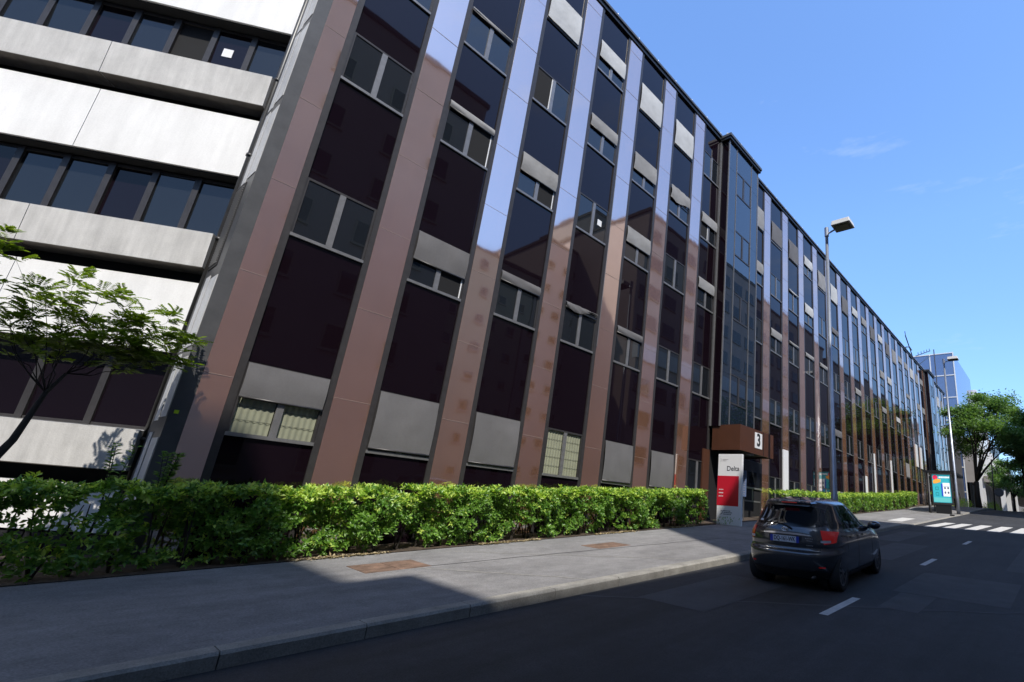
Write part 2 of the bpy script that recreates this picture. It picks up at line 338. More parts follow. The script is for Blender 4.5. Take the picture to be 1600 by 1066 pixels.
# ================================================================== main brown office building
D = 11.4; G0 = -2.2; ROOF = 18.05
SZ = [0.62, 4.62, 8.57, 11.87, 15.23]; WH = 1.36
def xr(k): return 2.12 + 2.413 * k
def xl(k): return xr(k) - 0.74
office = empty('office_building', (40, 16, gz(40)), 'long brown and black office block with tall glossy pillars along the street', 'office building')
b = MB(); b.box(1.5, D + 0.10, G0, 78.3, D + 16, ROOF - 0.02); b.build('core_wall', M['blackgap'], office)
b = MB(); b.box(1.3, D + 0.3, ROOF, 78.4, D + 16, ROOF + 0.12)
b.build('roof', M['soffit'], office)
def parapet(x0, x1, y):
    b = MB(); b.box(x0, y - 0.04, ROOF, x1, y + 0.3, ROOF + 0.17, 0); b.box(x0, y - 0.1, ROOF + 0.17, x1, y + 0.35, ROOF + 0.27, 1)
    b.build('parapet', [M['black'], M['greymetal']], office)
parapet(1.3, 18.2, D); parapet(21.3, 65.2, D); parapet(68.4, 78.4, D)
clip = MB().tube([(0, 0, 0), (0, 0, 0.09)], 0.022, 6); clip.v = [(x, y, z) for x, y, z in clip.v]
cm = None
for i, x in enumerate([10.09 + 1.31 * j for j in range(-3, 50)]):
    y = D - 0.06 if not (18.2 < x < 21.3 or 65.2 < x < 68.4) else D - 0.53
    if cm is None: o = clip.build('roof_clip', M['white'], office, world=False); cm = o.data
    else: o = link('roof_clip', cm, office)
    o.location = Vector((x, y, ROOF + 0.27)) - office.location
# pillars
def pillar(x0, x1, z0, z1):
    b = MB(); z = 1.63 - 1.985 * 2; zz = z0
    edges = [z0] + [1.63 + 1.985 * k for k in range(-1, 9) if z0 + .1 < 1.63 + 1.985 * k < z1 - .1] + [z1]
    for q in range(len(edges) - 1):
        j = [random.uniform(-0.0035, 0.0035) for _ in range(3)]; a_, c_ = edges[q] + .001, edges[q + 1] - .001
        y_ = lambda u, v: D + 0.004 + j[0] * (u - .5) + j[1] * (v - .5)
        b.hexa([(x0, y_(0, 0), a_), (x1, y_(1, 0), a_), (x1, D + .12, a_), (x0, D + .12, a_), (x0, y_(0, 1), c_), (x1, y_(1, 1), c_), (x1, D + .12, c_), (x0, D + .12, c_)], 0)
    while z < z1:
        if z > z0 + .1: b.box(x0 + 0.003, D - 0.0015, z - 0.004, x1 - 0.003, D + 0.05, z + 0.004, 1)
        z += 1.985
    b.build('pillar', [M['panel'], M['joint']], office)
bays = []
for k in list(range(0, 7)) + list(range(9, 27)) + list(range(28, 32)):
    pillar(xl(k) if k else 1.69, xr(k), G0, ROOF)
for k in range(0, 6): bays.append((xr(k), xl(k + 1)))
bays.append((xr(6), 18.2)); bays.append((21.3, xl(9)))
for k in range(9, 26): bays.append((xr(k), xl(k + 1)))
bays.append((xr(26), 65.2)) if 65.2 - xr(26) > .5 else None
for k in range(28, 31): bays.append((xr(k), xl(k + 1)))
# side strip left of the corner pillar
b = MB(); b.box(1.44, D + 0.01, G0, 1.69, D + 0.14, ROOF); b.build('corner_strip', M['greymetal'], office)
# shared window meshes (width 1, local origin at lower left, facing -Y)
WW = 1.42
def frame_mb(w, h, ox=0, oz=0, oy=0, b=None, open_=0):
    b = b or MB()
    b.box(ox, oy - 0.035, oz, ox + w, oy + 0.03, oz + 0.065, 1)               # sill
    b.box(ox, oy - 0.012, oz + h - 0.05, ox + w, oy + 0.03, oz + h, 0)
    b.box(ox, oy - 0.012, oz + 0.065, ox + 0.045, oy + 0.03, oz + h - 0.05, 0)
    b.box(ox + w - 0.045, oy - 0.012, oz + 0.065, ox + w, oy + 0.03, oz + h - 0.05, 0)
    b.box(ox + w / 2 - 0.06, oy - 0.02, oz + 0.065, ox + w / 2 + 0.06, oy + 0.03, oz + h - 0.05, 1)
    return b
def pane_mb(w, h, ox=0, oz=0, oy=0, b=None, open_side=None):
    b = b or MB()
    for s in (0, 1):
        x0 = ox + 0.045 + s * (w / 2 + 0.015); x1 = x0 + w / 2 - 0.105
        b.box(x0, oy + 0.008, oz + 0.065, x1, oy + 0.02, oz + h - 0.05, 1 if open_side == s else 0)
        if open_side == s: b.box(x1 - 0.03, oy - 0.005, oz + 0.07, x1 - 0.002, oy + 0.007, oz + h - 0.06, 2)
    return b
def clear_mb(w, h):
    b = MB()
    for s in (0, 1):
        x0 = 0.045 + s * (w / 2 + 0.015); x1 = x0 + w / 2 - 0.105
        b.add([(x0, .012, .065), (x1, .012, .065), (x1, .012, h - .05), (x0, .012, h - .05)], [(0, 1, 2, 3)])
    return b
def blind_mb(w, h, fr, droop=False):
    b = MB(); n, mz = 14, 6; top = h - 0.02; bot = h - fr * (h - 0.07); vs = []
    for j in range(mz + 1):
        for i in range(n + 1):
            u = i / n; t = j / mz; z = bot + (top - bot) * t
            if droop: z -= (1 - t) * 0.10 * math.sin(u * 5.0) - 0.03 * math.sin(u * 2.2) * (1 - t)
            if droop and t > .9: z -= 0.10 * max(0, 0.35 - u)
            z += 0.012 * math.sin(u * 9) * (1 - t)
            y = -0.05 - 0.02 * math.sin(math.pi * t) * (1 + 0.5 * math.sin(u * 7 + t * 3)) - (0.03 * abs(math.sin(u * 11 + t * 4)) if droop else 0)
            vs.append((0.02 + u * (w - 0.04), y, z))
    fs = [(j * (n + 1) + i, j * (n + 1) + i + 1, (j + 1) * (n + 1) + i + 1, (j + 1) * (n + 1) + i) for j in range(mz) for i in range(n)]
    b.add(vs, fs, 0); b.box(0.02, -0.066, bot - 0.03, w - 0.02, -0.036, bot + 0.005, 1)
    return b
me_cache = {}
def wpart(key, mk, mats, smooth=False):
    if key not in me_cache:
        b = mk(); me = bpy.data.meshes.new(key); me.from_pydata(b.v, [], b.f)
        for mm in mats: me.materials.append(mm)
        me.polygons.foreach_set('material_index', b.m)
        if smooth: me.polygons.foreach_set('use_smooth', [True] * len(b.f))
        me.update(); me_cache[key] = me
    return me_cache[key]
# (blind fraction, open sash, droop, curtain) per bay (rows 0..4)
SPEC = {0: [(.5, None, 0, 1), (0,), (0,), (.3,), (1,)], 1: [(.96, ), (.58, 1), (.17, 1), (.1, ), (.6,)],
        2: [(.97,), (.22,), (.5, 1), (0, 0), (1,)], 3: [(0, None, 0, 1), (.15, None, 1), (0,), (.4,), (.6,)],
        4: [(.98,), (.2,), (.5,), (.6,), (1,)], 5: [(.97,), (0,), (0,), (.5, None, 1), (1,)],
        6: [(0,), (0,), (.4,), (.4, 0), (0,)], 7: [(0,), (0,), (0,), (.5,), (1,)], 8: [(0,), (0,), (.35,), (0,), (.95,)],
        9: [(0,), (0,), (.12,), (.1,), (1,)]}
random.seed(21)
def spec(i, r):
    if i in SPEC: return tuple(SPEC[i][r]) + (0,) * 0
    if r == 4: return (random.choice([1, .95, .8, .9, 1, .5, 0]),)
    if r == 3: return (random.choice([0, 0, .3, .5, 0, 0]),)
    return (random.choice([0, 0, 0, 0, .2, .35, 1 if r == 1 and random.random() < .3 else 0]),)
NPART = 19
far_w, far_s, far_f = MB(), MB(), MB()
BL = ['blind_dark', 'blind_dark', 'blind_mid', 'blind_mid', 'blind_pale']  # higher rows get paler fabric, standing in for brighter sky light
def add_window(par, x, y, z, w, sp, r, i):
    e = link('window', wpart('window_frame_%.2f' % w, lambda: frame_mb(w, WH), [M['bronze'], M['alu']]), par, Vector((x, y, z)) - wloc(par))
    fr, op, dr, cu = (list(sp) + [None, 0, 0])[:4] if len(sp) < 4 else sp
    if len(sp) == 1: op = None; dr = 0; cu = 0
    if len(sp) == 2: dr = 0; cu = 0
    if len(sp) == 3: cu = 0
    if cu:
        link('pane', wpart('clear_pane_%.2f' % w, lambda: clear_mb(w, WH), [M['glass']]), e)
        def cmb():
            b = MB(); n = 60
            for s in (0, 1):
                x0 = 0.05 + s * (w / 2 + .02); x1 = x0 + w / 2 - 0.12; vs = []
                for q in range(n + 1):
                    X = x0 + (x1 - x0) * q / n; vs += [(X, 0.042 + 0.006 * math.sin(q * .6), 0.07), (X, 0.042 + 0.006 * math.sin(q * .6), WH - 0.05)]
                b.add(vs, [(2 * q, 2 * q + 2, 2 * q + 3, 2 * q + 1) for q in range(n)])
                for zz in (.3, .55, .8, 1.05): b.box(x0, 0.026, zz, x1, 0.030, zz + 0.006, 1)
            return b
        link('curtain', wpart('curtain_%.2f' % w, cmb, [M['curtain'], M['greymetal']], True), e)
    else:
        key = 'pane_%.2f_%s' % (w, op)
        link('pane', wpart(key, lambda: pane_mb(w, WH, open_side=op), [M['pane'], M['interior'], M['white']]), e)
    if fr > 0.05:
        fq = round(fr, 2); bm_ = BL[r] if not (i > 6 and r >= 3) else random.choice(['blind_mid', 'blind_pale', 'blind_dark'])
        link('blind', wpart('blind_%.2f_%.2f_%d_%s' % (w, fq, dr, bm_), lambda: blind_mb(w, WH, fq, dr), [M[bm_], M['bronze']], True), e)
    return e
for i, (a, c) in enumerate(bays):
    w = round(c - a - 0.25, 2); x0 = a + 0.13
    fb = MB(); fb.box(a, D + 0.012, G0, a + 0.13, D + 0.1, ROOF); fb.box(c - 0.12, D + 0.012, G0, c, D + 0.1, ROOF)
    fb.build('bay_frame', M['bronze'], office)
    zs = [G0] + [z + WH for z in SZ]; ze = SZ + [ROOF]
    for r in range(6):
        sb = MB() if i < 16 else far_s
        j0, j1 = random.uniform(-.007, .007), random.uniform(-.007, .007); A_, B_, ya = zs[r] + 0.012, ze[r] - 0.004, D + .052
        sb.hexa([(x0, ya - j0 - j1, A_), (x0 + w, ya + j0 - j1, A_), (x0 + w, D + .09, A_), (x0, D + .09, A_), (x0, ya - j0 + j1, B_), (x0 + w, ya + j0 + j1, B_), (x0 + w, D + .09, B_), (x0, D + .09, B_)])
        if i < 16: sb.build('spandrel', M['spandrel'], office)
    for r in range(5):
        sp = spec(i, r)
        if i < NPART:
            add_window(office, x0, D + 0.04, SZ[r], w, sp, r, i)
        else:
            frame_mb(w, WH, x0, SZ[r], D + 0.04, far_w)
            n0 = len(far_w.m); pane_mb(w, WH, x0, SZ[r], D + 0.04, far_w); far_w.m[n0:] = [2] * (len(far_w.m) - n0)
            if sp[0] > .05:
                far_w.box(x0 + .02, D - 0.02, SZ[r] + WH - sp[0] * (WH - .07), x0 + w - .02, D, SZ[r] + WH - .02, random.choice([3, 4, 3]))
o = far_w.build('window', [M['bronze'], M['alu'], M['pane'], M['blind_mid'], M['blind_pale']], office); o['kind'] = 'stuff'
o = far_s.build('spandrel', M['spandrel'], office); o['kind'] = 'stuff'
# paper notes stuck on panes
def note(x, y, z, s=0.2, par=office):
    b = MB(); b.box(x, y, z, x + s, y + 0.003, z + s * 1.1); b.build('paper_note', M['white'], par)
note(xr(3) + 0.13 + 0.95, D + 0.036, SZ[2] + .6)
# white service panels against the lower pillars
for (x0, x1, z0, z1) in [(25.46, 26.1, 1.2, 3.5), (39.9, 40.3, .9, 3.5), (42.35, 42.6, 2.0, 5.45), (47.3, 47.6, 2.4, 5.5), (57.5, 58.3, 6.1, 8.35), (59.6, 60.3, 6.1, 8.3)]:
    b = MB(); b.box(x0, D - 0.06, z0, x1, D - 0.003, z1); b.build('white_service_panel', M['white'], office)
b = MB(); b.tube([(xl(4) - 0.02, D - 0.03, 4.9), (xl(4) - 0.02, D - 0.03, 9.0)], 0.012, 5); b.tube([(xl(4) - .02, D - .03, 9.0), (xl(4) - .02, D - .03, 17.9)], 0.008, 5)
b.build('cable', M['alu'], office)
# projecting glazed stair towers
def tower(x0, x1, zb, name):
    yf = D - 0.47; tz = ROOF + 0.02
    b = MB(); b.box(x0 + 0.06, yf + 0.06, zb, x1 - 0.06, D + 0.1, tz - .1); T = b.build(name, M['blackgap'], office)
    b = MB(); ed = [x0, x0 + 0.77, x1 - 0.77, x1]
    for s in range(3):
        if s == 1:
            z = zb
            for q in range(6):
                z2 = SZ[q] if q < 5 else tz - .12
                if q < 5 and z2 < zb + .3: z = max(z, SZ[q] + WH); continue
                if z2 > z: b.box(ed[s] + 0.03, yf + 0.01, z, ed[s + 1] - 0.03, yf + 0.05, z2 - 0.01)
                z = SZ[q] + WH + .01 if q < 5 else z
        else:
            z = zb
            for q in range(6):
                z2 = [5.9, 7.3, 9.6, 13.0, 16.4, tz - .12][q]
                b.box(ed[s] + 0.04, yf + 0.01, z, ed[s + 1] - 0.03, yf + 0.05, z2 - 0.01); z = z2
    for q in range(5):
        z0 = [zb, 5.9, 9.6, 13.0, 16.4][q]; z1 = [5.9, 9.6, 13.0, 16.4, tz - .12][q]
        b.box(x0 + 0.005, yf + 0.05, z0, x0 + 0.05, D - 0.05, z1 - 0.012, 1)
        b.box(x1 - 0.05, yf + 0.05, z0, x1 - 0.005, D - 0.05, z1 - 0.012, 1)
    b.build('glass_panel', [M['bluepane'], M['spandrel']], T)
    b = MB()
    for x, w in ((x0, .05), (ed[1], .03), (ed[2], .03), (x1 - .05, .05)): b.box(x - 0.005, yf - 0.012, zb, x + w, yf + 0.045, tz - .1)
    b.box(x0 - 0.09, D - 0.06, zb, x0 + 0.0, D + 0.005, tz - .1); b.build('mullion', M['alu'], T)
    b = MB(); b.box(x0 - 0.12, yf - 0.1, tz - 0.1, x1 + 0.12, D + 0.3, tz + 0.04); b.box(x0 - 0.16, yf - 0.15, tz + 0.04, x1 + 0.16, D + 0.3, tz + 0.18, 1); b.build('coping', [M['black'], M['greymetal']], T)
    for q in range(5):
        if SZ[q] > zb + .3:
            w = round(ed[2] - ed[1] - 0.06, 2)
            e = link('window', wpart('tower_frame_%.2f' % w, lambda: frame_mb(w, WH), [M['bronze'], M['bronze']]), T, Vector((ed[1] + .03, yf + .02, SZ[q])) - office.location)
            e2 = link('pane', wpart('tower_pane_%.2f' % w, lambda: pane_mb(w, WH), [M['bluepane'], M['interior'], M['white']]), T, e.location)
    return T
tower(18.2, 21.3, 3.5, 'entrance_tower'); tower(65.2, 68.4, 2.2, 'far_tower')
b = MB(); b.tube([(18.5, 11.3, 18.2), (18.5, 11.3, 18.75), (18.65, 11.3, 18.85), (18.8, 11.3, 18.75), (18.8, 11.3, 18.2)], 0.03, 6); b.build('roof_ladder_hoop', M['lightmetal'], office)
# entrance
b = MB()
b.box(18.28, 9.98, 2.5, 21.3, 10.02, 3.54, 0); b.box(18.25, 9.98, 2.5, 18.28, D - .1, 3.54, 0); b.box(21.3, 9.98, 2.5, 21.33, D - .02, 3.54, 0)
b.box(18.28, 10.02, 2.56, 21.3, D - .02, 2.6, 1); b.box(18.28, 10.02, 3.4, 21.3, D - .02, 3.5, 1); b.box(20.32, 9.972, 2.5, 20.36, 9.99, 3.54, 1)
can = b.build('canopy', [M['canopy'], M['black']], office)
b = MB(); b.box(19.52, 9.962, 2.76, 20.18, 9.978, 3.42); b.build('number_sign', M['white'], can)
text('3', 0.72, M['black'], can, (19.85, 9.958, 3.09), (1, 0, 0), (0, 0, 1), 'numeral', bold=0.022)
b = MB(); b.box(19.9, 10.4, 2.53, 20.3, 10.6, 2.56); b.build('ceiling_light', M['white'], can)
b = MB(); b.box(17.75, D - .015, G0, 18.25, D + 0.12, 2.5, 0); b.box(17.75, D - .02, .62, 18.24, D + .05, .63, 1); b.build('entrance_pier', [M['canopy'], M['joint']], office)
b = MB(); b.box(18.25, D + .02, G0, 23.05, D + .07, 2.5, 0); dr = b.build('entrance_recess_wall', M['interior'], office)
b = MB()
for x in (18.9, 19.9, 20.9): b.box(x, D - .03, -.35, x + .07, D + .01, 2.2, 0)
b.box(18.9, D - .03, 2.2, 20.97, D + .01, 2.28, 0); b.box(18.97, D - .005, -.35, 20.9, D + .01, 2.2, 1); b.build('entrance_door', [M['bronze'], M['pane']], office)
b = MB(); b.box(21.2, D - .03, 1.2, 23.05, D + .01, 1.28, 0); b.box(21.2, D - .03, 1.28, 23.05, D + .0, 2.45, 1); b.build('entrance_side_light', [M['alu'], M['pane']], office)
# narrow blue notice board beside the door
nb = empty('notice_board', (20.0, 10.7, gz(20) + .15), 'narrow blue notice board on a post under the brown canopy', 'notice board')
b = MB(); b.box(19.99, 10.6, .76, 20.02, 10.86, 1.85); b.build('board', M['bluesign'], nb)
b = MB()
for k in range(9): b.box(19.984, 10.63, .86 + k * .1, 19.99, 10.8 - .03 * (k % 3), .875 + k * .1)
b.build('printed_lines', M['paletext'], nb)
b = MB(); b.tube([(20.05, 10.73, gz(20)), (20.05, 10.73, 1.8)], .025, 8); b.build('post', M['greymetal'], nb)
# rooftop mast and frame
ms = empty('roof_antenna', (66, 13, ROOF), 'dark antenna frame and mast standing on the far end of the brown roof', 'antenna')
b = MB(); b.box(65.6, 12.6, ROOF + .1, 67.4, 14.5, 20.3); b.build('plant_box', M['white'], ms)
b = MB()
b.tube([(62.4, 12.5, 21.9), (65.4, 12.5, 20.2), (66.2, 12.5, 19.4)], .06, 5); b.tube([(62.2, 12.5, 20.4), (64.3, 12.5, 21.0), (65.3, 12.5, 20.9)], .06, 5)
b.tube([(62.2, 12.5, 20.4), (62.6, 12.5, 18.2)], .05, 5); b.tube([(62.5, 12.5, 21.9), (62.3, 12.5, 22.4)], .04, 5)
b.tube([(67.5, 12.5, 20.8), (77.5, 12.5, 24.4)], .06, 5); b.tube([(67.8, 12.5, 19.6), (77.3, 12.5, 23.6)], .06, 5)
for k in range(5): b.tube([(69 + 2 * k, 12.5, 21.3 + .72 * k), (69 + 2 * k, 12.5, 21.7 + .72 * k)], .04, 5)
b.build('frame', M['black'], ms)
b = MB(); b.tube([(80.5, 12.5, 18), (80.5, 12.5, 25.5)], .07, 6); b.build('mast', M['greymetal'], ms)
# ================================================================== white concrete building, splayed to the street
AN = math.radians(38.12); U = Vector((math.cos(AN), -math.sin(AN), 0)); N = Vector((-math.sin(AN), -math.cos(AN), 0))   # N: outward
P1 = Vector((1.32, 12.72, 0))
def wp(u, o, z): p = P1 + U * u + N * o; return (p.x, p.y, z)
def wbox(b, u0, u1, o0, o1, z0, z1, m=0, top_o=None):
    t = o1 if top_o is None else top_o
    b.hexa([wp(u0, o0, z0), wp(u1, o0, z0), wp(u1, o1, z0), wp(u0, o1, z0), wp(u0, o0, z1), wp(u1, o0, z1), wp(u1, t, z1), wp(u0, t, z1)], m)
UL = -24.0
white = empty('concrete_office_building', wp(-8, 0, gz(-8)), 'white concrete building with projecting ledges and ribbon windows left of the brown block', 'office building')
b = MB(); wbox(b, UL, 0.1, -9, -0.42, G0 - 1, 19); wbox(b, UL, .1, -.42, -.02, G0 - 1, -1.2); b.build('core_wall', M['blackgap'], white)
rows = [(-1.16, -0.12, 0.575, 0.62), (2.05, 3.747, 4.467, 4.50), (5.94, 7.625, 8.385, 8.43), (9.83, 11.55, 12.3, 12.33), (13.7, 15.4, 16.1, 16.15)]
joints = [UL, -20.2, -15.8, -11.4, -7.0, -2.87, 0.1]
for q, (pb, lb, lt, wb) in enumerate(rows):
    for j in range(len(joints) - 1):
        u0, u1 = joints[j], joints[j + 1] - 0.012
        b = MB(); wbox(b, u0, u1, -0.42, 0, pb, lb - .275); b.build('facade_panel', M['concrete'], white)
        u1b = u1 if j < len(joints) - 2 else 0.13
        off = 0.0
        b = MB(); wbox(b, u0 + off, u1b, -0.25, 0.19, lb, lt, 0, 0.22)
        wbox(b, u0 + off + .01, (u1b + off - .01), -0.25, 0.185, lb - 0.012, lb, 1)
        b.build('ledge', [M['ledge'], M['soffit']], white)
    top = rows[q + 1][0] if q < 4 else 17.5
    b = MB(); wbox(b, UL, .1, -0.40, -0.30, lt - .3, wb + .02); wbox(b, UL, 0.1, -0.41, -0.05, top - .03, top - .004, 1); b.build('window_sill', [M['lightmetal'] if q == 0 else M['bronze'], M['blackgap']], white)
    u = -0.02; n = 0
    while u > -14:
        w = 0.775; e = MB(); z0, z1 = wb, top - .06
        if q == 0 : w = 1.02
        wbox(e, u - w, u - w + .07, -0.37, -0.27, z0, z1); wbox(e, u - .045, u, -0.37, -0.27, z0, z1)
        wbox(e, u - w + .07, u - .045, -0.37, -0.29, z0, z0 + .05); wbox(e, u - w + .07, u - .045, -0.37, -0.29, z1 - .06, z1)
        wo_ = e.build('window', M['bronze'], white)
        e = MB(); tilt = .012 * ((n * 7 + q * 3) % 3)
        wbox(e, u - w + .07, u - .045, -0.34, -0.31 - tilt, z0 + .05, z1 - .06, 1 if (q == 2 and n == 2) else (2 if (n + q) % 3 == 0 or q == 0 else 0), -0.31 + tilt * (1 if n % 2 else -1)); e.build('pane', [M['pane'], M['interior'], M['purplepane']], wo_)
        if q == 2 and n == 1:
            e = MB(); wbox(e, u - .52, u - .32, -0.305, -0.295, z0 + .62, z0 + .84); e.build('paper_note', M['white'], wo_)
        u -= w; n += 1
b = MB()
for q in range(4): wbox(b, UL, 0.1, -.9, -0.38, [-.3, 4.2, 8.0, 11.8][q], [-.1, 4.3, 8.1, 11.9][q], 0)
wbox(b, UL, .15, -9, .02, 17.5, 19.2, 1); b.build('roof_band', [M['blackgap'], M['concrete']], white)
# link strip between the two buildings (return wall with pipe, light cladding and louvres)
b = MB(); a = Vector(wp(0.1, 0.0, 0)); c = Vector((1.44, D + .02, 0))
def seg(t0, t1, z0, z1, m, pr=0.0, th=.04):
    n_ = Vector((-(c - a).y, (c - a).x, 0)).normalized(); n_ = n_ if n_.x < 0 else -n_
    p, q_ = a.lerp(c, t0) + n_ * pr, a.lerp(c, t1) + n_ * pr; p2, q2 = p - n_ * (th + pr), q_ - n_ * (th + pr)
    b.hexa([(p.x, p.y, z0), (q_.x, q_.y, z0), (q2.x, q2.y, z0), (p2.x, p2.y, z0), (p.x, p.y, z1), (q_.x, q_.y, z1), (q2.x, q2.y, z1), (p2.x, p2.y, z1)], m)
seg(0, 1, -2.2, 18.2, 0)
for (z0, z1) in [(-.6, .55), (.75, 1.95), (2.0, 3.5), (5.55, 7.3), (7.4, 9.5), (9.6, 11.0)]:
    seg(.30, .52, z0, z1, 1, .01); seg(.60, .98, z0 + .05, z1 - .1, 1, .012)
for k in range(34): seg(.24, .62, 3.75 + k * .05, 3.775 + k * .05, 2, .03)
seg(.2, .66, 3.68, 5.5, 3, .015)
b.build('link_cladding', [M['greymetal'], M['lightmetal'], M['alu'], M['blackgap']], white)
b = MB(); p = Vector(wp(.16, .06, 0)); b.tube([(p.x, p.y, -1.6), (p.x, p.y, 18)], .055, 10)
for z in (0.4, 2.4, 4.4, 6.4, 8.4): b.tube([(p.x, p.y, z), (p.x, p.y, z + .06)], .075, 10)
b.build('downpipe', M['darkpipe'], white, smooth=True)
b = MB(); b.box(1.50, D - .002, .86, 1.56, D + .01, .92); mk_ = b.build('yellow_marker', mat('yellow_marker', (.6, .8, .02), .5), white)

# ================================================================== buildings across the street (seen only mirrored in the facade)
def block(label, x0, x1, yb, depth, top, m, win=None, roofm='soffit', band=None, cat='building', ux=3.1, uz=3.1, ww=1.1, wh=1.4, z0=1.5, frame=True):
    g = min(gz(x0), gz(x1)) - .3
    e = empty(label[0], ((x0 + x1) / 2, yb - depth / 2, g), label[1], cat, None)
    b = MB(); b.box(x0, yb - depth, g, x1, yb, top, 0); b.box(x0 - .15, yb - depth - .1, top, x1 + .15, yb + .15, top + .35, 1)
    b.build('wall', [M[m], M['soffit']], e)
    if band: 
        b = MB(); b.box(x0 - .02, yb - .5, band[0], x1 + .02, yb + .25, band[1]); b.build('concrete_band', M['concrete'], e)
    if win:
        key = 'far_window_%s' % label[0] + str(round(x0))
        bb = MB(); bb.box(0, -.02, 0, ww, .06, wh, 1); bb.box(.08, .06, .08, ww - .08, .075, wh - .08, 0)
        if frame: bb.box(-.05, 0, -.1, ww + .05, .16, 0, 1)
        me = None; x = x0 + (ux - ww) / 2; cnt = 0
        while x + ww < x1 and cnt < 100:
            z = gz((x0 + x1) / 2) + z0
            while z + wh < top - .8 and cnt < 100:
                if me is None:
                    o = bb.build('window', [M['pane'], M[win]], e, world=False); me = o.data
                else: o = link('window', me, e)
                o.location = Vector((x, yb, z)) - e.location; z += uz; cnt += 1
            x += ux
    return e
block(('apartment_tower', 'pink rendered apartment tower across the street mirrored in the nearest pillars'), 1.26, 16.0, -8, 14, 28.6, 'stucco', 'stucco2', ux=3.3, uz=3.3, ww=1.0, wh=1.5)
block(('apartment_block', 'tall rendered block behind the camera shading the near pavement'), -45, -11.0, -8, 16, 31.2, 'stucco3', 'stucco', ux=4, uz=3.6)
block(('apartment_wing', 'lower wing beside the tall block behind the camera'), -10.98, -6.8, -8, 15, 23.8, 'stucco3')
block(('low_house', 'low rendered house between the tall blocks across the street'), -6.78, 1.24, -8, 12, 20.4, 'stucco2', 'stucco', ux=2.6, uz=3.2)
block(('set_back_house', 'beige house with small windows mirrored beside the apartment tower'), 16.5, 31.0, -20, 12, 23.4, 'stucco2', 'stucco', ux=2.4, uz=2.9, ww=.9, wh=.9)
block(('set_back_block', 'taller beige block behind the beige house mirrored in the facade'), 31.2, 38.5, -20, 12, 28.6, 'stucco', 'stucco2', ux=2.4, uz=2.9, ww=1.1, wh=.9)
block(('stone_block', 'grey stone block with pale window frames mirrored in the middle pillars'), 38.7, 52, -20, 12, 36, 'stucco3', 'stucco2', ux=3, uz=3.4, ww=1.5, wh=1.9)
block(('long_office_slab', 'long office slab opposite the far pillars with a pale concrete band'), 37.0, 92, -9.5, 14, 31.6, 'stucco', 'stucco3', band=(14.5, 16.2), ux=3.4, uz=3.5, ww=2.3, wh=1.6)
block(('far_office_slab', 'long office slab with a pale concrete cornice at the top of the rise'), 93, 170, -9.5, 14, 30, 'stucco3', 'stucco2', band=(22.2, 24.6), ux=4, uz=3.5, ww=2.3, wh=1.6)
block(('added_end_block', 'unseen dark block added far behind the camera to cut low sky light'), -75, -62, 40, 60, 19, 'stucco3', 'stucco', ux=4, uz=3.6)  # added out of view to screen low sky and darken mirrored windows
block(('added_rear_block', 'unseen plain block added behind the white building to cut low sky light'), -60, -24, 44, 12, 24, 'stucco3', 'stucco', ux=4, uz=3.6)  # added out of view to keep low sky light off the pavement
# ================================================================== far buildings beyond the brown block
gt = empty('glass_tower', (105, 22, gz(105)), 'blue mirrored glass tower with white grid lines rising behind the brown block', 'tower')
b = MB(); b.box(95, 12, 0, 114.6, 40, 29.2); b.build('glass_wall', M['curtainwall'], gt)
b = MB()
for k in range(9): b.box(94.92, 11.9 + k * 3.5, 2, 95.02, 12.06 + k * 3.5, 29.3)
for z in (29.1, 25.2, 21.4, 17.6, 13.8, 10.0, 6.2): b.box(94.93, 11.94, z, 95.03, 40, z + .16)
b.build('white_grid', M['white'], gt)
b = MB(); b.box(115, 11.2, 2, 124, 30, 27.2); b.box(124.1, 11.5, 2, 131, 30, 26.0, 1)
o = b.build('white_block', [M['white'], M['stucco3']]); tag(o, 'plain white block with a paler end wall between glass tower and tree', 'building')
ob = empty('colonnade_building', (110, 14, gz(100)), 'grey office building with white vertical fins and tall white columns behind the street tree', 'office building')
b = MB(); b.box(88, 12.3, 2, 94.8, 30, 14.5); b.build('dark_wall', M['bronze'], ob); b = MB(); b.box(131.2, 11.5, 2, 150, 30, 20); b.build('rear_wall', M['bronze'], ob)
b = MB(); b.box(95.2, 10.6, 7.8, 175, 11.9, 14.8); b.box(95.2, 11.2, 2, 175, 11.6, 7.8, 1); b.build('facade_wall', [M['stucco3'], M['pane']], ob)
for k in range(22):
    x = 96 + 3.4 * k
    b = MB(); b.box(x, 10.0, 2.2, x + .5, 10.55, 15.0); b.build('fin', M['white'], ob)
for k, (x, y) in enumerate([(100, 7.5), (107, 7.35), (118, 7.1), (140, 6.6), (155, 6.4)]):
    b = MB(); b.box(x, y, 2.0, x + .9, y + .62, 8.2); b.build('column', M['white'], ob)
b = MB(); b.box(99, 6.8, 8.2, 175, 10.0, 9.2); b.build('slab', M['stucco3'], ob)
b = MB(); b.box(180, -60, -2, 200, 30, 14); tag(b.build('distant_block', M['stucco3']), 'pale distant block closing the end of the street behind the trees', 'building')

